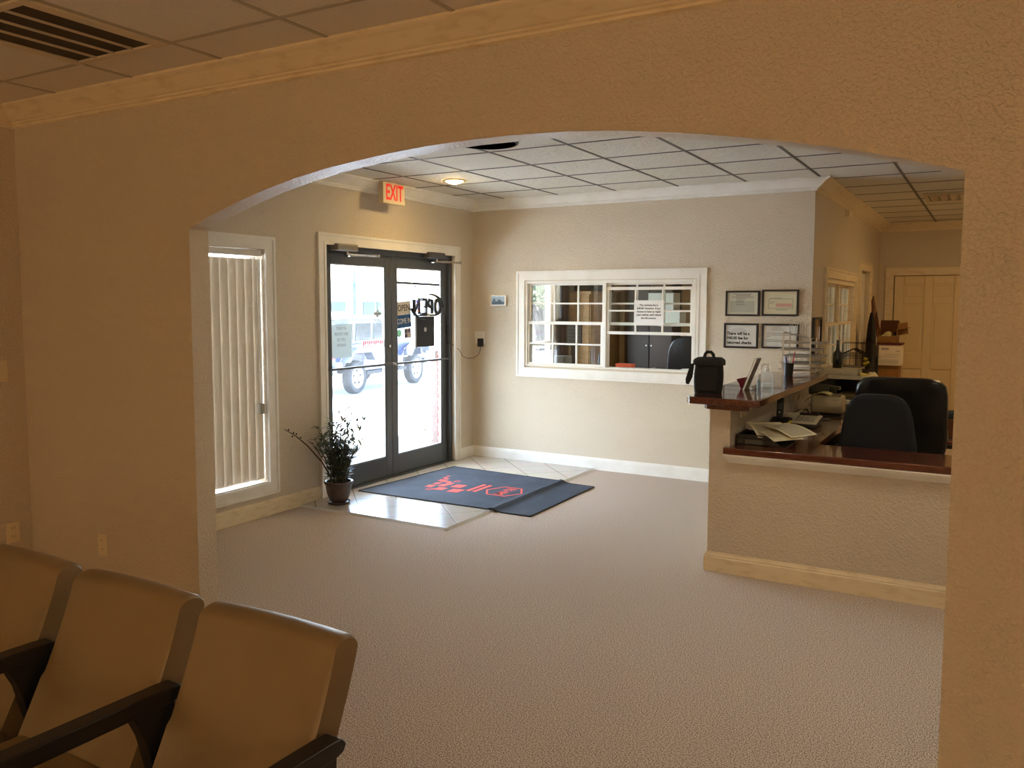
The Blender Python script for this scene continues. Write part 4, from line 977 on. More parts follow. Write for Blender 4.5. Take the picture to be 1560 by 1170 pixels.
B(3.605,3.868,3.33,3.68,.9175,1.160).build('box_walls', WB, bb2, bevel=.003)
B(3.598,3.875,3.322,3.688,1.160,1.178).build('lid', mat('lid_dark_red',(96,30,26),.7), bb2, bevel=.002)
m=MB().prism([(3.675+.035+.035*math.cos(t),1.115+.014*math.sin(t)) for t in [PI*i/10-PI/2 for i in range(11)]]+[(3.665-.0+.014*math.cos(t)-.0,1.115+.014*math.sin(t)) for t in [PI*i/10+PI/2 for i in range(11)]],'y',3.3285,3.3298)
m.build('hand_hole', mat('hand_hole_grey',(170,160,158),.8), bb2)
m=MB().box(3.70,3.86,3.3285,3.3298,1.046,1.049).box(3.62,3.86,3.3285,3.3298,1.022,1.024).box(3.82,3.855,3.3285,3.3298,1.088,1.094).box(3.625,3.65,3.3285,3.3298,1.01,1.016)
for i in range(12): m.box(3.628+.0185*i,3.630+.0185*i,3.3285,3.3298,.945,.99)
m.box(3.625,3.85,3.3285,3.3298,.943,.945).box(3.625,3.85,3.3285,3.3298,.966,.968).build('printed_marks', INKG, bb2)
bb3 = thing('open_cardboard_box','open brown cardboard box with flaps up on top of the box stack','box',(3.74,3.5,1.18))
z0=1.179; x0,x1,y0,y1 = 3.60,3.815,3.38,3.66
m=MB().box(x0,x1,y0,y1,z0,z0+.006).box(x0,x0+.005,y0,y1,z0,z0+.17).box(x1-.005,x1,y0,y1,z0,z0+.17).box(x0,x1,y0,y0+.005,z0,z0+.085).box(x0,x1,y1-.005,y1,z0,z0+.255)
m.build('box_walls', KR, bb3)
MB().obox((x1+.06,y0+.14,z0+.175),(.062,0,.012),(0,.13,0),(-.0005,0,.0025)).build('flap', KR, bb3)
MB().prism([(x1-.003,z0+.09),(x1+.115,z0+.115),(x1+.10,z0+.255),(x1-.003,z0+.235)],'y',y0+.1,y0+.105).build('flap', KR, bb3)
MB().prism([(x0-.006,z0+.06),(x0+.03,z0+.12),(x0-.02,z0+.40),(x0-.05,z0+.30)],'y',y0+.02,y0+.026).build('flap', KD, bb3)
MB().box(x0+.006,x1-.006,y1-.012,y1-.006,z0+.09,z0+.27).build('inner_wall', KD, bb3)
pk = thing('packing_paper','crumpled pale packing paper inside the open cardboard box','paper',(3.71,3.5,1.25))
m=MB(); rq=random.Random(9)
P=[[(x0+.03+.155*i/7, y0+.03+.2*j/7, z0+.08+.055*math.sin(PI*i/7)*math.sin(PI*j/7)+rq.uniform(-.012,.012)) for j in range(8)] for i in range(8)]
m.grid(lambda u,v:P[round(u*7)][round(v*7)],7,7,(0,0,-.07)).build('crumple', mat('packing_pale',(190,176,130),.8), pk)
ct = thing('black_coat','long black coat hanging on the thin brown stand left of the box stack','coat',(3.615,2.78,1.2))
m=MB()
prof=[(.018,1.55),(.035,1.50),(.055,1.42),(.075,1.25),(.08,1.0),(.085,.8),(.085,.55)]
rings=[]
for r_,z_ in prof: rings += [(3.615+r_*.62*math.cos(a)+.004*math.sin(5*a), 2.665+r_*(1+.15*math.sin(4*a))*math.sin(a), z_) for a in [2*PI*i/20 for i in range(20)]]
fs=[(j*20+i,j*20+(i+1)%20,(j+1)*20+(i+1)%20,(j+1)*20+i) for j in range(len(prof)-1) for i in range(20)]+[tuple(range(20)),tuple(range(120,140))[::-1]]
m.add(rings,fs).build('coat_body', mat('black_coat_cloth',(26,20,16),.9), ct, smooth=True)
MB().tube([(3.613,2.665,1.54),(3.613,2.70,1.575),(3.613,2.745,1.585),(3.613,2.765,1.57)],.005,6).build('hanging_loop', KD, ct, smooth=True)
cs = thing('coat_stand','thin brown wooden coat stand left of the box stack','coat stand',(3.615,2.78,0))
STW = mat('stand_brown_wood',(104,66,36),.5)
MB().tube([(3.615,2.78,.03),(3.615,2.78,1.0),(3.612,2.78,1.45),(3.618,2.78,1.60),(3.608,2.78,1.68),(3.612,2.78,1.735)],.016,8,rr=[.016,.015,.016,.024,.020,.008]).build('pole', STW, cs, smooth=True)
MB().lathe([(.16,0),(.16,.015),(.04,.03),(.02,.05)],(3.615,2.78,0),28).build('base', STW, cs, smooth=True)
bs_ = thing('tall_black_case','tall narrow black case with a clear top standing left of the storage box','case',(3.60,3.2,0))
B(3.575,3.64,3.15,3.215,0,1.03).build('case_body', BLACK, bs_, bevel=.004); B(3.572,3.643,3.147,3.218,1.031,1.16).build('clear_top', glass_mat('smoky_plastic',(150,140,120),.15), bs_)

# ================================================================ WAITING ROOM CHAIRS
def wchair(label, cx, right=False):
    yb = -6.10
    r = thing('waiting_chair',label,'chair',(cx,-6.35,0),'tan waiting chairs in a row')
    # backrest: rounded-top slab, slightly curved and reclined
    def bkp(u,v,side):   # u across, v up
        x = cx+(u-.5)*.462
        z = .40+v*.45
        rec = -.20*(1-v)**1.15
        curve = .012*(1-(2*u-1)**2)
        return x, -6.075+rec+side, z, curve
    m=MB(); prof=[]
    th=.085
    NN=16
    ring=[]
    # side profile (y,z) closed, front = -y
    def prof_at(curve):
        P=[]
        for i in range(NN+1):
            v=i/NN*.94; P.append((-6.075-.215*(1-v)**1.2-curve, .38+v*.47))
        y,zt = P[-1]
        for i in range(1,9):
            a=PI*i/9; P.append((y+th/2-th/2*math.cos(a), zt+.030*math.sin(a)))
        for i in range(NN,-1,-1):
            v=i/NN*.94; P.append((-6.075-.215*(1-v)**1.2+th, .38+v*.47))
        return P
    us=[0,.012,.04,.12,.25,.4,.5,.6,.75,.88,.96,.988,1]
    ins=[.012,.004,0,0,0,0,0,0,0,0,0,.004,.012]
    vs=[]; n_=None
    for u,q in zip(us,ins):
        pr_=prof_at(-.014*(1-(2*u-1)**2)); n_=len(pr_); cyy=sum(p[0] for p in pr_)/n_; czz=sum(p[1] for p in pr_)/n_
        for (y,z) in pr_:
            vs.append((cx+(u-.5)*.462, y+(cyy-y)*q*2.2, z-(q*.6 if z>.6 else -q*.6)))
    fs=[(j*n_+i,j*n_+(i+1)%n_,(j+1)*n_+(i+1)%n_,(j+1)*n_+i) for j in range(len(us)-1) for i in range(n_)]+[tuple(range(n_)),tuple(range((len(us)-1)*n_,len(us)*n_))[::-1]]
    m.add(vs,fs).build('backrest', LEATH, r, smooth=True)
    # seat
    MB().prism([(-6.84,.36),(-6.23,.34),(-6.23,.445),(-6.78,.475),(-6.84,.455)],'x',cx-.235,cx+.235).build('seat', LEATH, r, bevel=.028, seg=3)
    MB().prism([(-6.80,.335),(-6.20,.32),(-6.20,.345),(-6.80,.36)],'x',cx-.22,cx+.22).build('seat_frame', FRAME, r)
    for s_ in ((-1,1) if right else (-1,)):
        x=cx+s_*.2705
        # arm: flat bar, rounded rear end, gently sloping
        am=MB().prism([(-6.88,.628),(-6.16,.622),(-6.128,.628),(-6.118,.645),(-6.13,.660),(-6.17,.664),(-6.85,.676),(-6.89,.66)],'x',x-.027,x+.027).build('armrest', FRAME, r, bevel=.005)
        MB().prism([(-6.145,.624),(-6.265,.624),(-6.235,.56),(-6.20,.42),(-6.10,.02),(-6.07,0),(-6.035,0),(-6.12,.36),(-6.15,.52)],'x',x-.022,x+.022).build('leg', FRAME, r, bevel=.004)
        MB().prism([(-6.80,.63),(-6.865,.63),(-6.845,.34),(-6.87,0),(-6.83,0),(-6.79,.34)],'x',x-.022,x+.022).build('leg', FRAME, r, bevel=.004)
        MB().prism([(-6.80,.33),(-6.19,.33),(-6.19,.37),(-6.80,.37)],'x',x-.02,x+.02).build('side_rail', FRAME, r)
    return r
wchair('tan waiting chair at the right end of the row, with armrests on both sides', 3.291, True)
wchair('tan waiting chair in the middle of the row of three, black armrest on its left', 2.754)
wchair('tan waiting chair cut by the left edge of the photo, farthest left in the row', 2.215)

# ceiling air vents
vn = thing('air_vent','white louvred air vent in the waiting room ceiling','vent',(1.525,-5.445,H))
VG = mat('vent_frame_paint',(206,192,164),.5)
m=MB(); vx0,vx1,vy0,vy1 = 1.225,1.825,-5.745,-5.145
for (a,b,c,d) in ((vx0,vx0+.045,vy0,vy1),(vx1-.06,vx1,vy0,vy1),(vx0+.045,vx1-.06,vy0,vy0+.04),(vx0+.045,vx1-.06,vy1-.035,vy1)): m.box(a,b,c,d,H-.014,H-.003)
m.build('frame', VG, vn, bevel=.004)
B(vx0+.045,vx1-.06,vy0+.04,vy1-.035,H-.005,H-.002).build('dark_duct', mat('duct_dark',(58,48,32),.8), vn)
for i in range(1,4):
    x=vx0+.045+(vx1-vx0-.105)*i/4; B(x-.004,x+.004,vy0+.04,vy1-.035,H-.013,H-.004).build('slat', VG, vn)
vr = thing('air_vent','dim louvred air vent in the reception ceiling by the six panel door','vent',(4.42,1.75,H))
m=MB()
for (a,b,c,d) in ((4.165,4.205,1.45,2.05),(4.73,4.77,1.45,2.05),(4.205,4.73,1.45,1.49),(4.205,4.73,2.01,2.05)): m.box(a,b,c,d,H-.02,H-.003)
m.build('frame', VG, vr)
for i in range(6): MB().obox((4.25+.085*i,1.75,H-.016),(.026,0,.012),(0,.26,0),(-.001,0,.002)).build('slat', VG, vr)
# unseen ceiling lamps added to fill the lobby and reception with light
def fill_downlight(x,y,power,label,tint=(255,212,146)):
    r=thing('recessed_lamp',label,'lamp',(x,y,H))
    MB().lathe([(.075,-.002),(.108,-.003),(.100,-.010),(.075,-.004)],(x,y,H),32,cap=False).build('trim_ring', MATS['lamp_ring'], r, smooth=True)
    MB().lathe([(.0,-.028),(.04,-.022),(.072,-.006)],(x,y,H),24,cap=False).build('bulb', mat('warm_bulb_%d%d'%(x*10,-y*10),(255,236,200),.4,emit=(tint,power)), r, smooth=True)
# ================================================================ OFFICE BEHIND THE PASS-THROUGH
TW = mat('tan_office_wood',(184,146,92),.5,var=(5,(166,128,78),.4,.7),stretch=(1,1,6)); DW = mat('dark_office_wood',(46,34,28),.45); BW = mat('brown_drape',(112,88,72),.8)
hu = thing('storage_cabinet','tall tan wooden cabinet against the street wall in the office behind the pass-through','cabinet',(.2,2.8,0))
B(.02,.34,2.20,3.18,0,1.76).build('carcass', TW, hu, bevel=.003)
for (a,b) in ((2.215,2.685),(2.695,3.165)):
    d_=B(.34,.358,a,b,.02,1.62).build('door', TW, hu, bevel=.003); MB().cyl((.358,(b-.04 if a<2.5 else a+.04),1.45),(.378,(b-.04 if a<2.5 else a+.04),1.45),.012,n=12).build('knob', BLACK, d_)
B(.015,.37,2.19,3.19,1.76,1.80).build('top_board', TW, hu, bevel=.003)
for i,(y,w,h_,c) in enumerate(((2.30,.16,.10,(40,34,30)),(2.52,.12,.16,(70,60,54)),(2.72,.20,.13,(34,30,28)),(2.98,.14,.11,(96,84,74)))):
    b_=tag(B(.08,.28,y,y+w,1.801,1.801+h_).build('storage_carton', mat('carton_%d'%i,c,.7), None, bevel=.004), ('small dark carton at the left end of the tan office cabinet top','tall grey brown carton second from left on the tan office cabinet','wide black carton on the tan office cabinet top','pale brown carton at the right end of the tan office cabinet top')[i],'box','cartons on the tan cabinet')
dr_ = thing('window_drape','brown drape hanging right of the office street window','drape',(.05,2.05,1.2))
MB().grid(lambda u,v:(.05+.022*math.sin(u*22),1.80+.38*u,.3+v*1.95),40,2,(.004,0,0)).build('cloth', BW, dr_, smooth=True)
MB().cyl((.06,.3,2.27),(.06,2.25,2.27),.012,n=12).build('rod', DW, dr_, smooth=True)
dk = thing('office_desk','white edged office desk just inside the pass-through window','desk',(1.5,.5,0))
B(.55,2.6,.16,.62,.93,.965).build('desktop', WHITE, dk, bevel=.004)
for x in (.58,2.53): B(x,x+.04,.18,.60,0,.93).build('leg', DW, dk)
vs_ = thing('grey_vase','dark blue grey tapered vase behind the left pass-through panes','vase',(.0,0,0))
MB().lathe([(.034,0),(.034,.012),(.032,.02),(.028,.06),(.022,.12),(.018,.165),(.020,.168),(.016,.172)],(1.37,.25,.9655),24).build('vase_body', mat('blue_grey_ceramic',(72,84,94),.4), vs_, smooth=True)
orr = thing('orange_box','small orange box on the office desk behind the open pass-through','box',(1.65,.4,.966))
MB().obox((1.60,.35,.998),(.085,0,0),(0,.05,0),(0,0,.032)).build('box_body', mat('orange_card',(226,98,58),.6), orr, bevel=.003); MB().obox((1.60,.35,1.033),(.087,0,0),(0,.052,0),(0,0,.005)).build('lid', MATS['orange_card'], orr)
pw = thing('paper_slip','white paper slip on the office desk near the sill','paper',(1.85,.3,.966))
MB().obox((1.86,.32,1.0),(.06,0,.01),(0,.05,0),(0,0,.001)).obox((1.86,.32,.98),(.02,0,0),(0,.02,0),(0,0,.014)).build('sheet', PAPER, pw)
wp2 = thing('paper_pile','white papers at the right corner of the pass-through sill','papers',(2.3,.3,.966))
MB().obox((2.28,.28,.985),(.10,0,0),(.0,.06,0),(0,0,.019)).obox((2.30,.29,1.010),(.09,.02,.004),(-.01,.06,0),(0,0,.006)).build('sheets', PAPER, wp2)
mo = thing('louvred_screen','dark grey louvred screen standing on the office desk at the left panes','screen',(.93,.5,.966))
mm = B(.80,.965,.64,.68,1.185,1.435).build('panel', mat('louvre_grey',(92,94,94),.6), mo)
for i in range(6): B(.805,.96,.634,.64,1.20+.038*i,1.212+.038*i).build('louvre', mat('louvre_%d'%i,(70,72,72),.6), mo)
B(.85,.91,.64,.68,.966,1.19).build('stand', DW, mo); B(.80,.97,.58,.72,.9655,.97).build('foot', DW, mo)
ptr = thing('desk_printer','grey brown printer at the left end of the office desk','printer',(.85,.4,.966))
B(.79,.93,.30,.50,.9655,1.09).build('printer_body', mat('grey_brown_plastic',(120,114,104),.5), ptr, bevel=.006); B(.80,.92,.28,.32,1.0,1.01).build('paper_tray', WHITE, ptr)
# dark tall cabinets across the back wall, white wall cabinet and shelf, leather chair
dc = thing('dark_wardrobe','tall dark brown double cabinet against the office back wall','cabinet',(.9,3.0,0))
B(.60,1.22,2.86,3.19,0,2.1).build('carcass', DW, dc)
for (a,b) in ((.605,.905),(.915,1.215)):
    d_=B(a,b,2.842,2.86,.02,2.09).build('door', mat('dark_door_%d'%(a*100),(48,36,29) if a<.8 else (66,50,38),.45), dc, bevel=.003); MB().cyl((b-.03 if a<.8 else a+.03,2.842,1.1),(b-.03 if a<.8 else a+.03,2.825,1.1),.01,n=10).build('knob', CHROME, d_)
pn2 = thing('wooden_boards','upright tan door boards leaning by the office back wall','boards',(.4,3.1,0))
for i,(x,w,c) in enumerate(((.375,.075,(178,146,98)),(.455,.06,(120,82,56)),(.52,.065,(170,142,100)))):
    B(x,x+w,3.12,3.17,0,2.2).build('board', mat('board_%d'%i,c,.6), pn2, bevel=.004)
wc = thing('wall_cabinet','pale wall cabinet seen through the right pass-through panes','cabinet',(1.2,3.1,1.6))
PALE = mat('pale_cabinet',(214,216,208),.5)
B(.98,1.32,2.60,2.84,1.56,1.78).build('carcass', PALE, wc, bevel=.003); B(1.05,1.32,2.585,2.60,1.57,1.77).build('door', PALE, wc, bevel=.003)
B(1.12,1.40,2.60,2.84,1.36,1.555).build('lower_shelf_unit', PALE, wc, bevel=.003); B(.975,1.41,2.58,2.84,1.552,1.564).build('shelf', WHITE, wc)
lcx,lcy = 1.92,1.0
lch = thing('leather_chair','black leather chair back visible at the right corner of the pass-through opening','chair',(lcx,lcy,0))
padded(2.03,1.02,.62,1.30,.46,.42,.13,-.02).build('backrest', BLACKL, lch, smooth=True)
MB().obox((2.03,1.32,.47),(.25,0,0),(0,.25,0),(0,0,.05)).build('seat', BLACKL, lch, bevel=.03, seg=3); MB().cyl((2.03,1.3,.03),(2.03,1.3,.43),.03,n=14).build('gas_lift', BLACK, lch)
m=MB()
for i in range(5):
    a=2*PI*i/5; m.tube([(2.03,1.3,.09),(2.03+.28*math.cos(a),1.3+.28*math.sin(a),.03)],.02,8)
m.build('star_base', BLACK, lch, smooth=True)
MB().obox((2.03,1.07,.56),(.04,0,0),(0,.012,0),(0,0,.14)).build('back_bracket', BLACK, lch)

# ================================================================ OUTSIDE
CONC = mat('concrete_apron',(100,99,98),.9,bump=(300,.5,.01),var=(60,(58,57,56),.45,.6))
ASPH = mat('pale_parking_lot',(182,186,190),.95,var=(3,(170,174,178),.4,.7))
struct(B(-1.62,-.16,-9,4.7,-.2,-.03).build('pavement', CONC), 'speckled concrete walk outside the entry doors', 'pavement')
gm = MB().add([(-1.62,-30,-.08),(-1.62,60,-.08),(-8,60,-.5),(-8,-30,-.5),(-90,60,-.5),(-90,-30,-.5)],[(0,1,2,3),(3,2,4,5)])
struct(gm.build('ground', ASPH), 'pale sunlit parking lot', 'ground')
gs = MB(); rg=random.Random(2)
for i in range(900):
    y = rg.uniform(-4,4.5); x=-1.70+rg.gauss(0,.05); h_=rg.uniform(.02,.08)*(1.6 if 1.0<y<1.9 else .7); a=rg.uniform(0,PI); dx,dy=.008*math.cos(a),.008*math.sin(a)
    gs.add([(x-dx,y-dy,-.08),(x+dx,y+dy,-.08),(x+rg.uniform(-.03,.03),y+rg.uniform(-.03,.03),-.08+h_)],[(0,1,2)])
g_=gs.build('grass_strip', mat('weedy_grass',(62,72,16),.8)); g_['kind']='stuff'; tag(g_,'ragged strip of grass along the edge of the concrete walk','grass')
# canopy over the walk, carried by a brick pier and posts
struct(B(-3.0,-.16,-9,4.7,2.9,3.05).build('roof', mat('canopy_paint',(214,208,196),.7)), 'roof canopy over the walk', 'canopy')
struct(B(-.20,-.16,-12,4.8,2.2,3.8).build('wall_front', mat('outer_brick_plain',(150,96,80),.8)), 'outer wall above the doors', 'wall')
BRK = bpy.data.materials.new('red_brick'); BRK.use_nodes=True
n=BRK.node_tree.nodes; l=BRK.node_tree.links; p=n['Principled BSDF']; tc=n.new('ShaderNodeTexCoord'); mp=n.new('ShaderNodeMapping'); mp.inputs['Rotation'].default_value=(PI/2,0,0)
l.new(tc.outputs['Object'],mp.inputs['Vector']); bk=n.new('ShaderNodeTexBrick')
for k,v in (('Scale',1.),('Mortar Size',.006),('Brick Width',.2),('Row Height',.075)): bk.inputs[k].default_value=v
bk.inputs['Color1'].default_value=lin((168,62,58)); bk.inputs['Color2'].default_value=lin((146,54,50)); bk.inputs['Mortar'].default_value=lin((170,160,150))
l.new(mp.outputs['Vector'],bk.inputs['Vector']); l.new(bk.outputs['Color'],p.inputs['Base Color']); p.inputs['Roughness'].default_value=.85
pier = thing('brick_pier','low red brick wing wall, shaded end painted grey, with a cap just outside the right door','pier',(-.85,.42,-.03))
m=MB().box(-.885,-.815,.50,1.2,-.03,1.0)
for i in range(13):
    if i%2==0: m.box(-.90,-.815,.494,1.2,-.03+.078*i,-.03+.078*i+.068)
m.build('brick_shaft', mat('pier_brick_shaded',(104,88,84),.85,var=(40,(124,100,94),.4,.7)), pier)  # shade on the brick end put into its grey colour
B(-.95,-.815,.46,1.2,1.0,1.09).build('cap', mat('pier_cap_grey',(120,112,108),.8), pier, bevel=.006)
B(-.815,-.765,.50,1.19,-.03,1.12).build('red_face', BRK, pier)
# jeep-like off-roader
cr = thing('car','dark blue off-road car parked across the lot outside the entry doors','car',(0,0,0))
CB = mat('car_blue',(20,36,70),.3,coat=.4); CG = mat('car_grey_trim',(60,66,72),.5); TY = mat('tyre',(22,23,25),.8); RIM = mat('alloy_rim',(170,174,176),.35,.2); CWN = mat('car_window_dark',(24,30,36),.15); SIL = mat('car_pale_panel',(58,66,76),.4,coat=.3)
WBs = 2.95; 
def cb(x0,x1,y0,y1,z0,z1,name,mm_,bev=.03,par=None): return B(x0,x1,y0,y1,z0,z1).build(name,mm_,par or cr,bevel=bev)
# local: x forward, y left, z up; rear axle at x=0, front at 2.95
m=MB().prism([(-.75,.62),(-.45,.62),(-.42,.95),(.42,.95),(.5,.50),(2.40,.50),(2.5,.95),(3.4,.95),(3.45,.75),(3.55,.75),(3.55,1.12),(2.05,1.22),(-.78,1.16)],'y',-.78,.78); m.build('body', CB, cr, bevel=.03)
m=MB().prism([(2.02,1.16),(3.52,1.06),(3.52,1.14),(2.05,1.27)],'y',-.66,.66); m.build('hood', CB, cr, bevel=.03)
m=MB().prism([(-.76,1.16),(1.98,1.16),(1.72,1.74),(-.68,1.76)],'y',-.70,.70); m.build('cabin', SIL, cr, bevel=.03)
m=MB().prism([(-.74,1.76),(1.74,1.74),(1.70,1.84),(-.70,1.86)],'y',-.70,.70); m.build('roof', mat('car_soft_roof',(120,126,128),.7), cr, bevel=.03)
for (a,b,c) in ((-.62,.10,0),(.22,.92,0),(1.02,1.72,.14)):
    for sgn in (-1,1): MB().prism([(a,1.24),(b,1.24),(b-c,1.66),(a+.04,1.66)],'y',sgn*.705-.006,sgn*.705+.006).build('side_window', CWN, cr)
for x in (0,WBs):
    for sgn in (-1,1):
        MB().prism([(x-.60,.78),(x-.42,1.02),(x-.2,1.10),(x+.2,1.10),(x+.42,1.02),(x+.62,.78),(x+.56,.78),(x+.38,.98),(x-.38,.98),(x-.54,.78)],'y',sgn*.93-.13,sgn*.93+.02 if sgn>0 else sgn*.93+.13).build('fender', SIL, cr, bevel=.02)
        w=MB().lathe([(.26,-.10),(.36,-.115),(.395,-.08),(.40,0),(.395,.08),(.36,.115),(.26,.10)],(0,0,0),40,cap=False)
        w.v=[(x+a,sgn*.80+c,.40+b) for a,b,c in w.v]; w_=w.build('wheel', TY, cr, smooth=True)
        r_=MB().lathe([(.0,.05),(.06,.06),(.22,.075),(.262,.10),(.262,-.09),(.0,-.09)],(0,0,0),36,cap=False); r_.v=[(x+a,sgn*(.80+c),.40+b) for a,b,c in r_.v]; ro=r_.build('rim', RIM, w_, smooth=True)
        h=MB()
        for i in range(5):
            a=2*PI*i/5+.3; yy0,yy1=sgn*(.865),sgn*(.885); h.cyl((x+.155*math.cos(a),yy0,.40+.155*math.sin(a)),(x+.155*math.cos(a),yy1,.40+.155*math.sin(a)),.034,n=10)
        h.build('rim_openings', TY, ro)
cb(3.50,3.68,-.85,.85,.50,.68,'front_bumper',CG); cb(-.98,-.78,-.85,.85,.50,.66,'rear_bumper',CG)
cb(.45,2.42,-.88,.88,.42,.50,'side_step',TY,.01)
for sgn in (-1,1): cb(-.82,-.77,sgn*.72-.07,sgn*.72+.07,.85,1.06,'tail_lamp',mat('tail_red_%d'%(sgn+1),(190,40,50),.3),.01)
sw_=MB().lathe([(.0,-.09),(.36,-.11),(.395,0),(.36,.11),(.0,.10)],(0,0,0),36,cap=False); sw_.v=[(-.95+c,a,1.08+b) for a,b,c in sw_.v]; sw_.build('spare_wheel', TY, cr, smooth=True)
cr.location=(-8.28,7.62,-.50); cr.rotation_euler=(0,0,math.radians(98.5))
# move so that the near (right-hand) wheels meet the measured contact points: right side is local -y
off = Matrix.Rotation(math.radians(98.5),3,'Z') @ Vector((0,-.80,0)); cr.location = Vector((-8.32,7.76,-.50)) - off
# bin/post seen low between car wheels
# building, pole, trees
bd = thing('white_building','white building with teal windows across the lot','building',(-28,30,-.5))
BWH = mat('building_white',(232,232,228),.8); TEAL = mat('teal_glass',(30,60,66),.4)
B(-32,-25,12,33.4,-.5,2.55).build('walls', BWH, bd); B(-32.3,-24.7,11.8,33.6,2.55,2.75).build('roof', mat('building_roof_grey',(190,192,190),.8), bd)
for (a,b,c,d) in ((25.1,26.5,1.24,1.75),(21,22.6,1.1,1.75),(16,18,1.1,1.75)): B(-25,-24.95,a,b,c,d).build('window', TEAL, bd)
B(-25,-24.93,27.9,28.9,-.4,1.75).build('door', TEAL, bd); B(-25.0,-24.92,29.05,29.45,-.4,1.75).build('side_panel', mat('mint_panel',(60,110,96),.5), bd)
B(-25,-23.6,27.3,32.5,1.85,1.95).build('awning', BWH, bd)
po = thing('utility_pole','pale bluish pole with a thin tip standing beyond the parked car','pole',(-20,21.4,-.5))
MB().cyl((-20,21.4,-.5),(-20,21.4,2.55),.085,n=14).build('shaft', mat('pole_blue_grey',(40,54,78),.6), po, smooth=True); MB().cyl((-20,21.4,2.55),(-20,21.4,3.45),.07,.02,n=12).build('tip', mat('pole_tip_teal',(56,86,96),.6), po, smooth=True)
def tree(x,y,s,label,lean):
    t=thing('street_tree',label,'tree',(x,y,-.5),'trees seen through the office window')
    rt_=random.Random(int(x*10+y)); tr=MB()
    for k in range(3):
        a=lean+k*1.9; pts=[(x+.12*k+s*.9*(i/6)**1.7*math.cos(a),y+s*.9*(i/6)**1.7*math.sin(a),-.5+s*3.2*i/6) for i in range(7)]
        tr.tube(pts,.1,8,rr=[.17-.016*i for i in range(7)])
    tr.build('trunk', mat('bark_%d'%(x*10),(46,42,40),.9), t, smooth=True)
    fo=MB()
    for i in range(900):
        a,b,r=rt_.uniform(0,2*PI),rt_.uniform(-1,1),s*1.9*rt_.random()**.4; c=Vector((x+r*math.cos(a)*(1-b*b)**.5,y+r*math.sin(a)*(1-b*b)**.5,-.5+s*4.1+r*b*.7))
        u=Vector((rt_.gauss(0,1),rt_.gauss(0,1),rt_.gauss(0,1))).normalized()*.09; v=u.orthogonal().normalized()*.06
        fo.add([c-u,c+v,c+u,c-v],[(0,1,2,3)])
    fo.build('foliage', mat('tree_leaf_%d'%(x*10),(34,48,24),.7), t)['kind']='stuff'
tree(-9.5,19.35,.72,'forked pale street tree on the left seen through the office window',.4)
tree(-13.5,26.6,.95,'forked street tree farther off seen through the office window',1.6)
cur=struct(MB().prism([(-8.0,-.49),(-8.0,-.35),(-8.25,-.35),(-8.25,-.49)],'y',14,34).build('trim_30', mat('curb_pale',(206,204,198),.9)),'pale curb beyond the office window','curb')

# ================================================================ LIGHT
w = bpy.data.worlds.new('sky'); S.world = w; w.use_nodes = True
n=w.node_tree.nodes; l=w.node_tree.links; bgn=n['Background']
sky=n.new('ShaderNodeTexSky'); sky.sky_type='NISHITA'; sky.sun_disc=False; sky.sun_elevation=math.radians(58); sky.sun_rotation=math.radians(-100); sky.dust_density=2.5; sky.air_density=1.0
l.new(sky.outputs['Color'],bgn.inputs['Color']); bgn.inputs['Strength'].default_value=SKY
su=bpy.data.lights.new('sun','SUN'); su.energy=SUN; su.angle=math.radians(.6); su.color=(1,.985,.96)
so=bpy.data.objects.new('sun',su); COL.objects.link(so)
dvec=Vector((-.50,.22,1.0)).normalized()   # towards the sun
so.rotation_euler=dvec.to_track_quat('Z','Y').to_euler()
def portal(name,loc,rot,sx,sy):
    a=bpy.data.lights.new(name,'AREA'); a.shape='RECTANGLE'; a.size=sx; a.size_y=sy; a.cycles.is_portal=True
    o=bpy.data.objects.new(name,a); COL.objects.link(o); o.location=loc; o.rotation_euler=rot
portal('door_portal',(-.17,-1.3,1.06),(0,-PI/2,0),2.15,1.95)
portal('blinds_window_portal',(-.17,-3.43,1.15),(0,-PI/2,0),1.8,1.05)
portal('office_window_portal',(-.17,1.2,1.34),(0,-PI/2,0),1.5,1.55)

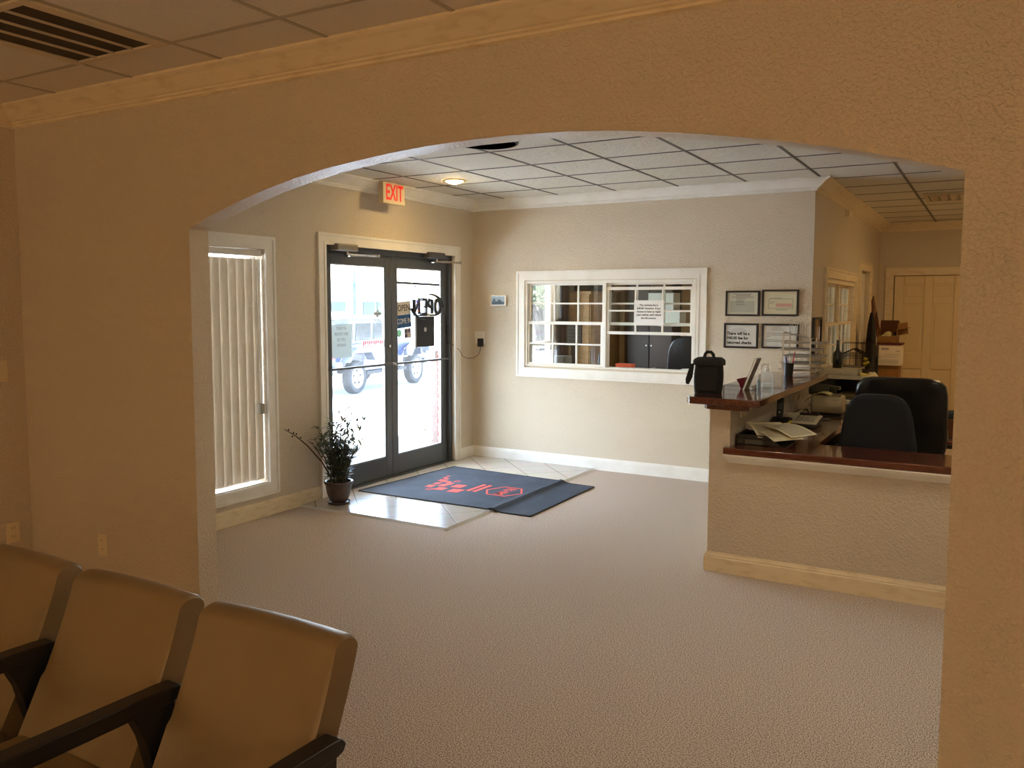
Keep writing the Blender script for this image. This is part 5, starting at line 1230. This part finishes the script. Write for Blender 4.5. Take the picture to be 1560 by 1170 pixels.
fill_downlight(5.7,-3.5,RL*1.0,'added recessed fill lamp in the lobby ceiling right of the arch',(255,240,214))
fill_downlight(3.3,-3.9,RL*.6,'added recessed fill lamp in the lobby ceiling just behind the arch header',(255,240,214))
fill_downlight(5.2,2.2,RL*1.7,'unseen recessed fill lamp in the reception ceiling right of the vent')
def fill_lamp(x,y,p,label):  # lamps invented behind the camera to brighten the arch wall
    r=thing('fill_floor_lamp',label,'lamp',(x,y,0))
    MB().lathe([(.15,0),(.15,.012),(.02,.03)],(x,y,0),28).build('base', BLACK, r, smooth=True)
    MB().cyl((x,y,.02),(x,y,1.75),.011,n=12).build('pole', CHROME, r, smooth=True)
    MB().lathe([(.24,1.35),(.17,1.68)],(x,y,0),32,cap=False).build('lamp_shade', mat('shade_glow_%d'%(x*10),(240,214,170),.8,emit=((255,224,178),p)), r, smooth=True)
fill_lamp(1.2,-12.8,WL,'added fill lamp far behind the camera at the left of the waiting room')
fill_lamp(3.6,-13.4,WL,'added fill lamp in the middle of the rear wall of the waiting room')
fill_lamp(5.9,-9.6,WL*.8,'added fill lamp by the right wall behind the camera')

# ================================================================ CAMERA
f_,yw,pi_,ro_ = 1273.0955,.5193,-.0823,.0028
cy,sy=math.cos(yw),math.sin(yw); cp,sp_=math.cos(pi_),math.sin(pi_); c_r,s_r=math.cos(ro_),math.sin(ro_)
fw=Vector((-sy*cp,cy*cp,sp_)); r0=Vector((cy,sy,0)); u0=r0.cross(fw)
rg_=r0*c_r+u0*s_r; up_=-r0*s_r+u0*c_r
cam=bpy.data.cameras.new('camera'); co=bpy.data.objects.new('camera',cam); COL.objects.link(co)
co.matrix_world=Matrix(((rg_.x,up_.x,-fw.x,4.8122),(rg_.y,up_.y,-fw.y,-7.5),(rg_.z,up_.z,-fw.z,1.6301),(0,0,0,1)))
cam.sensor_width=36; cam.lens=f_*36/1560; cam.shift_x=-(785.3706-780)/1560; cam.shift_y=(568.7866-585)/1560; cam.clip_start=.05; cam.clip_end=500
S.camera=co
v=S.view_settings; v.view_transform='Standard'; v.look='None'; v.gamma=1; v.exposure=EXPO; v.use_curve_mapping=False
S.cycles.max_bounces=14; S.cycles.diffuse_bounces=8; S.cycles.transparent_max_bounces=24; S.cycles.caustics_reflective=False; S.cycles.caustics_refractive=False; S.cycles.sample_clamp_indirect=12
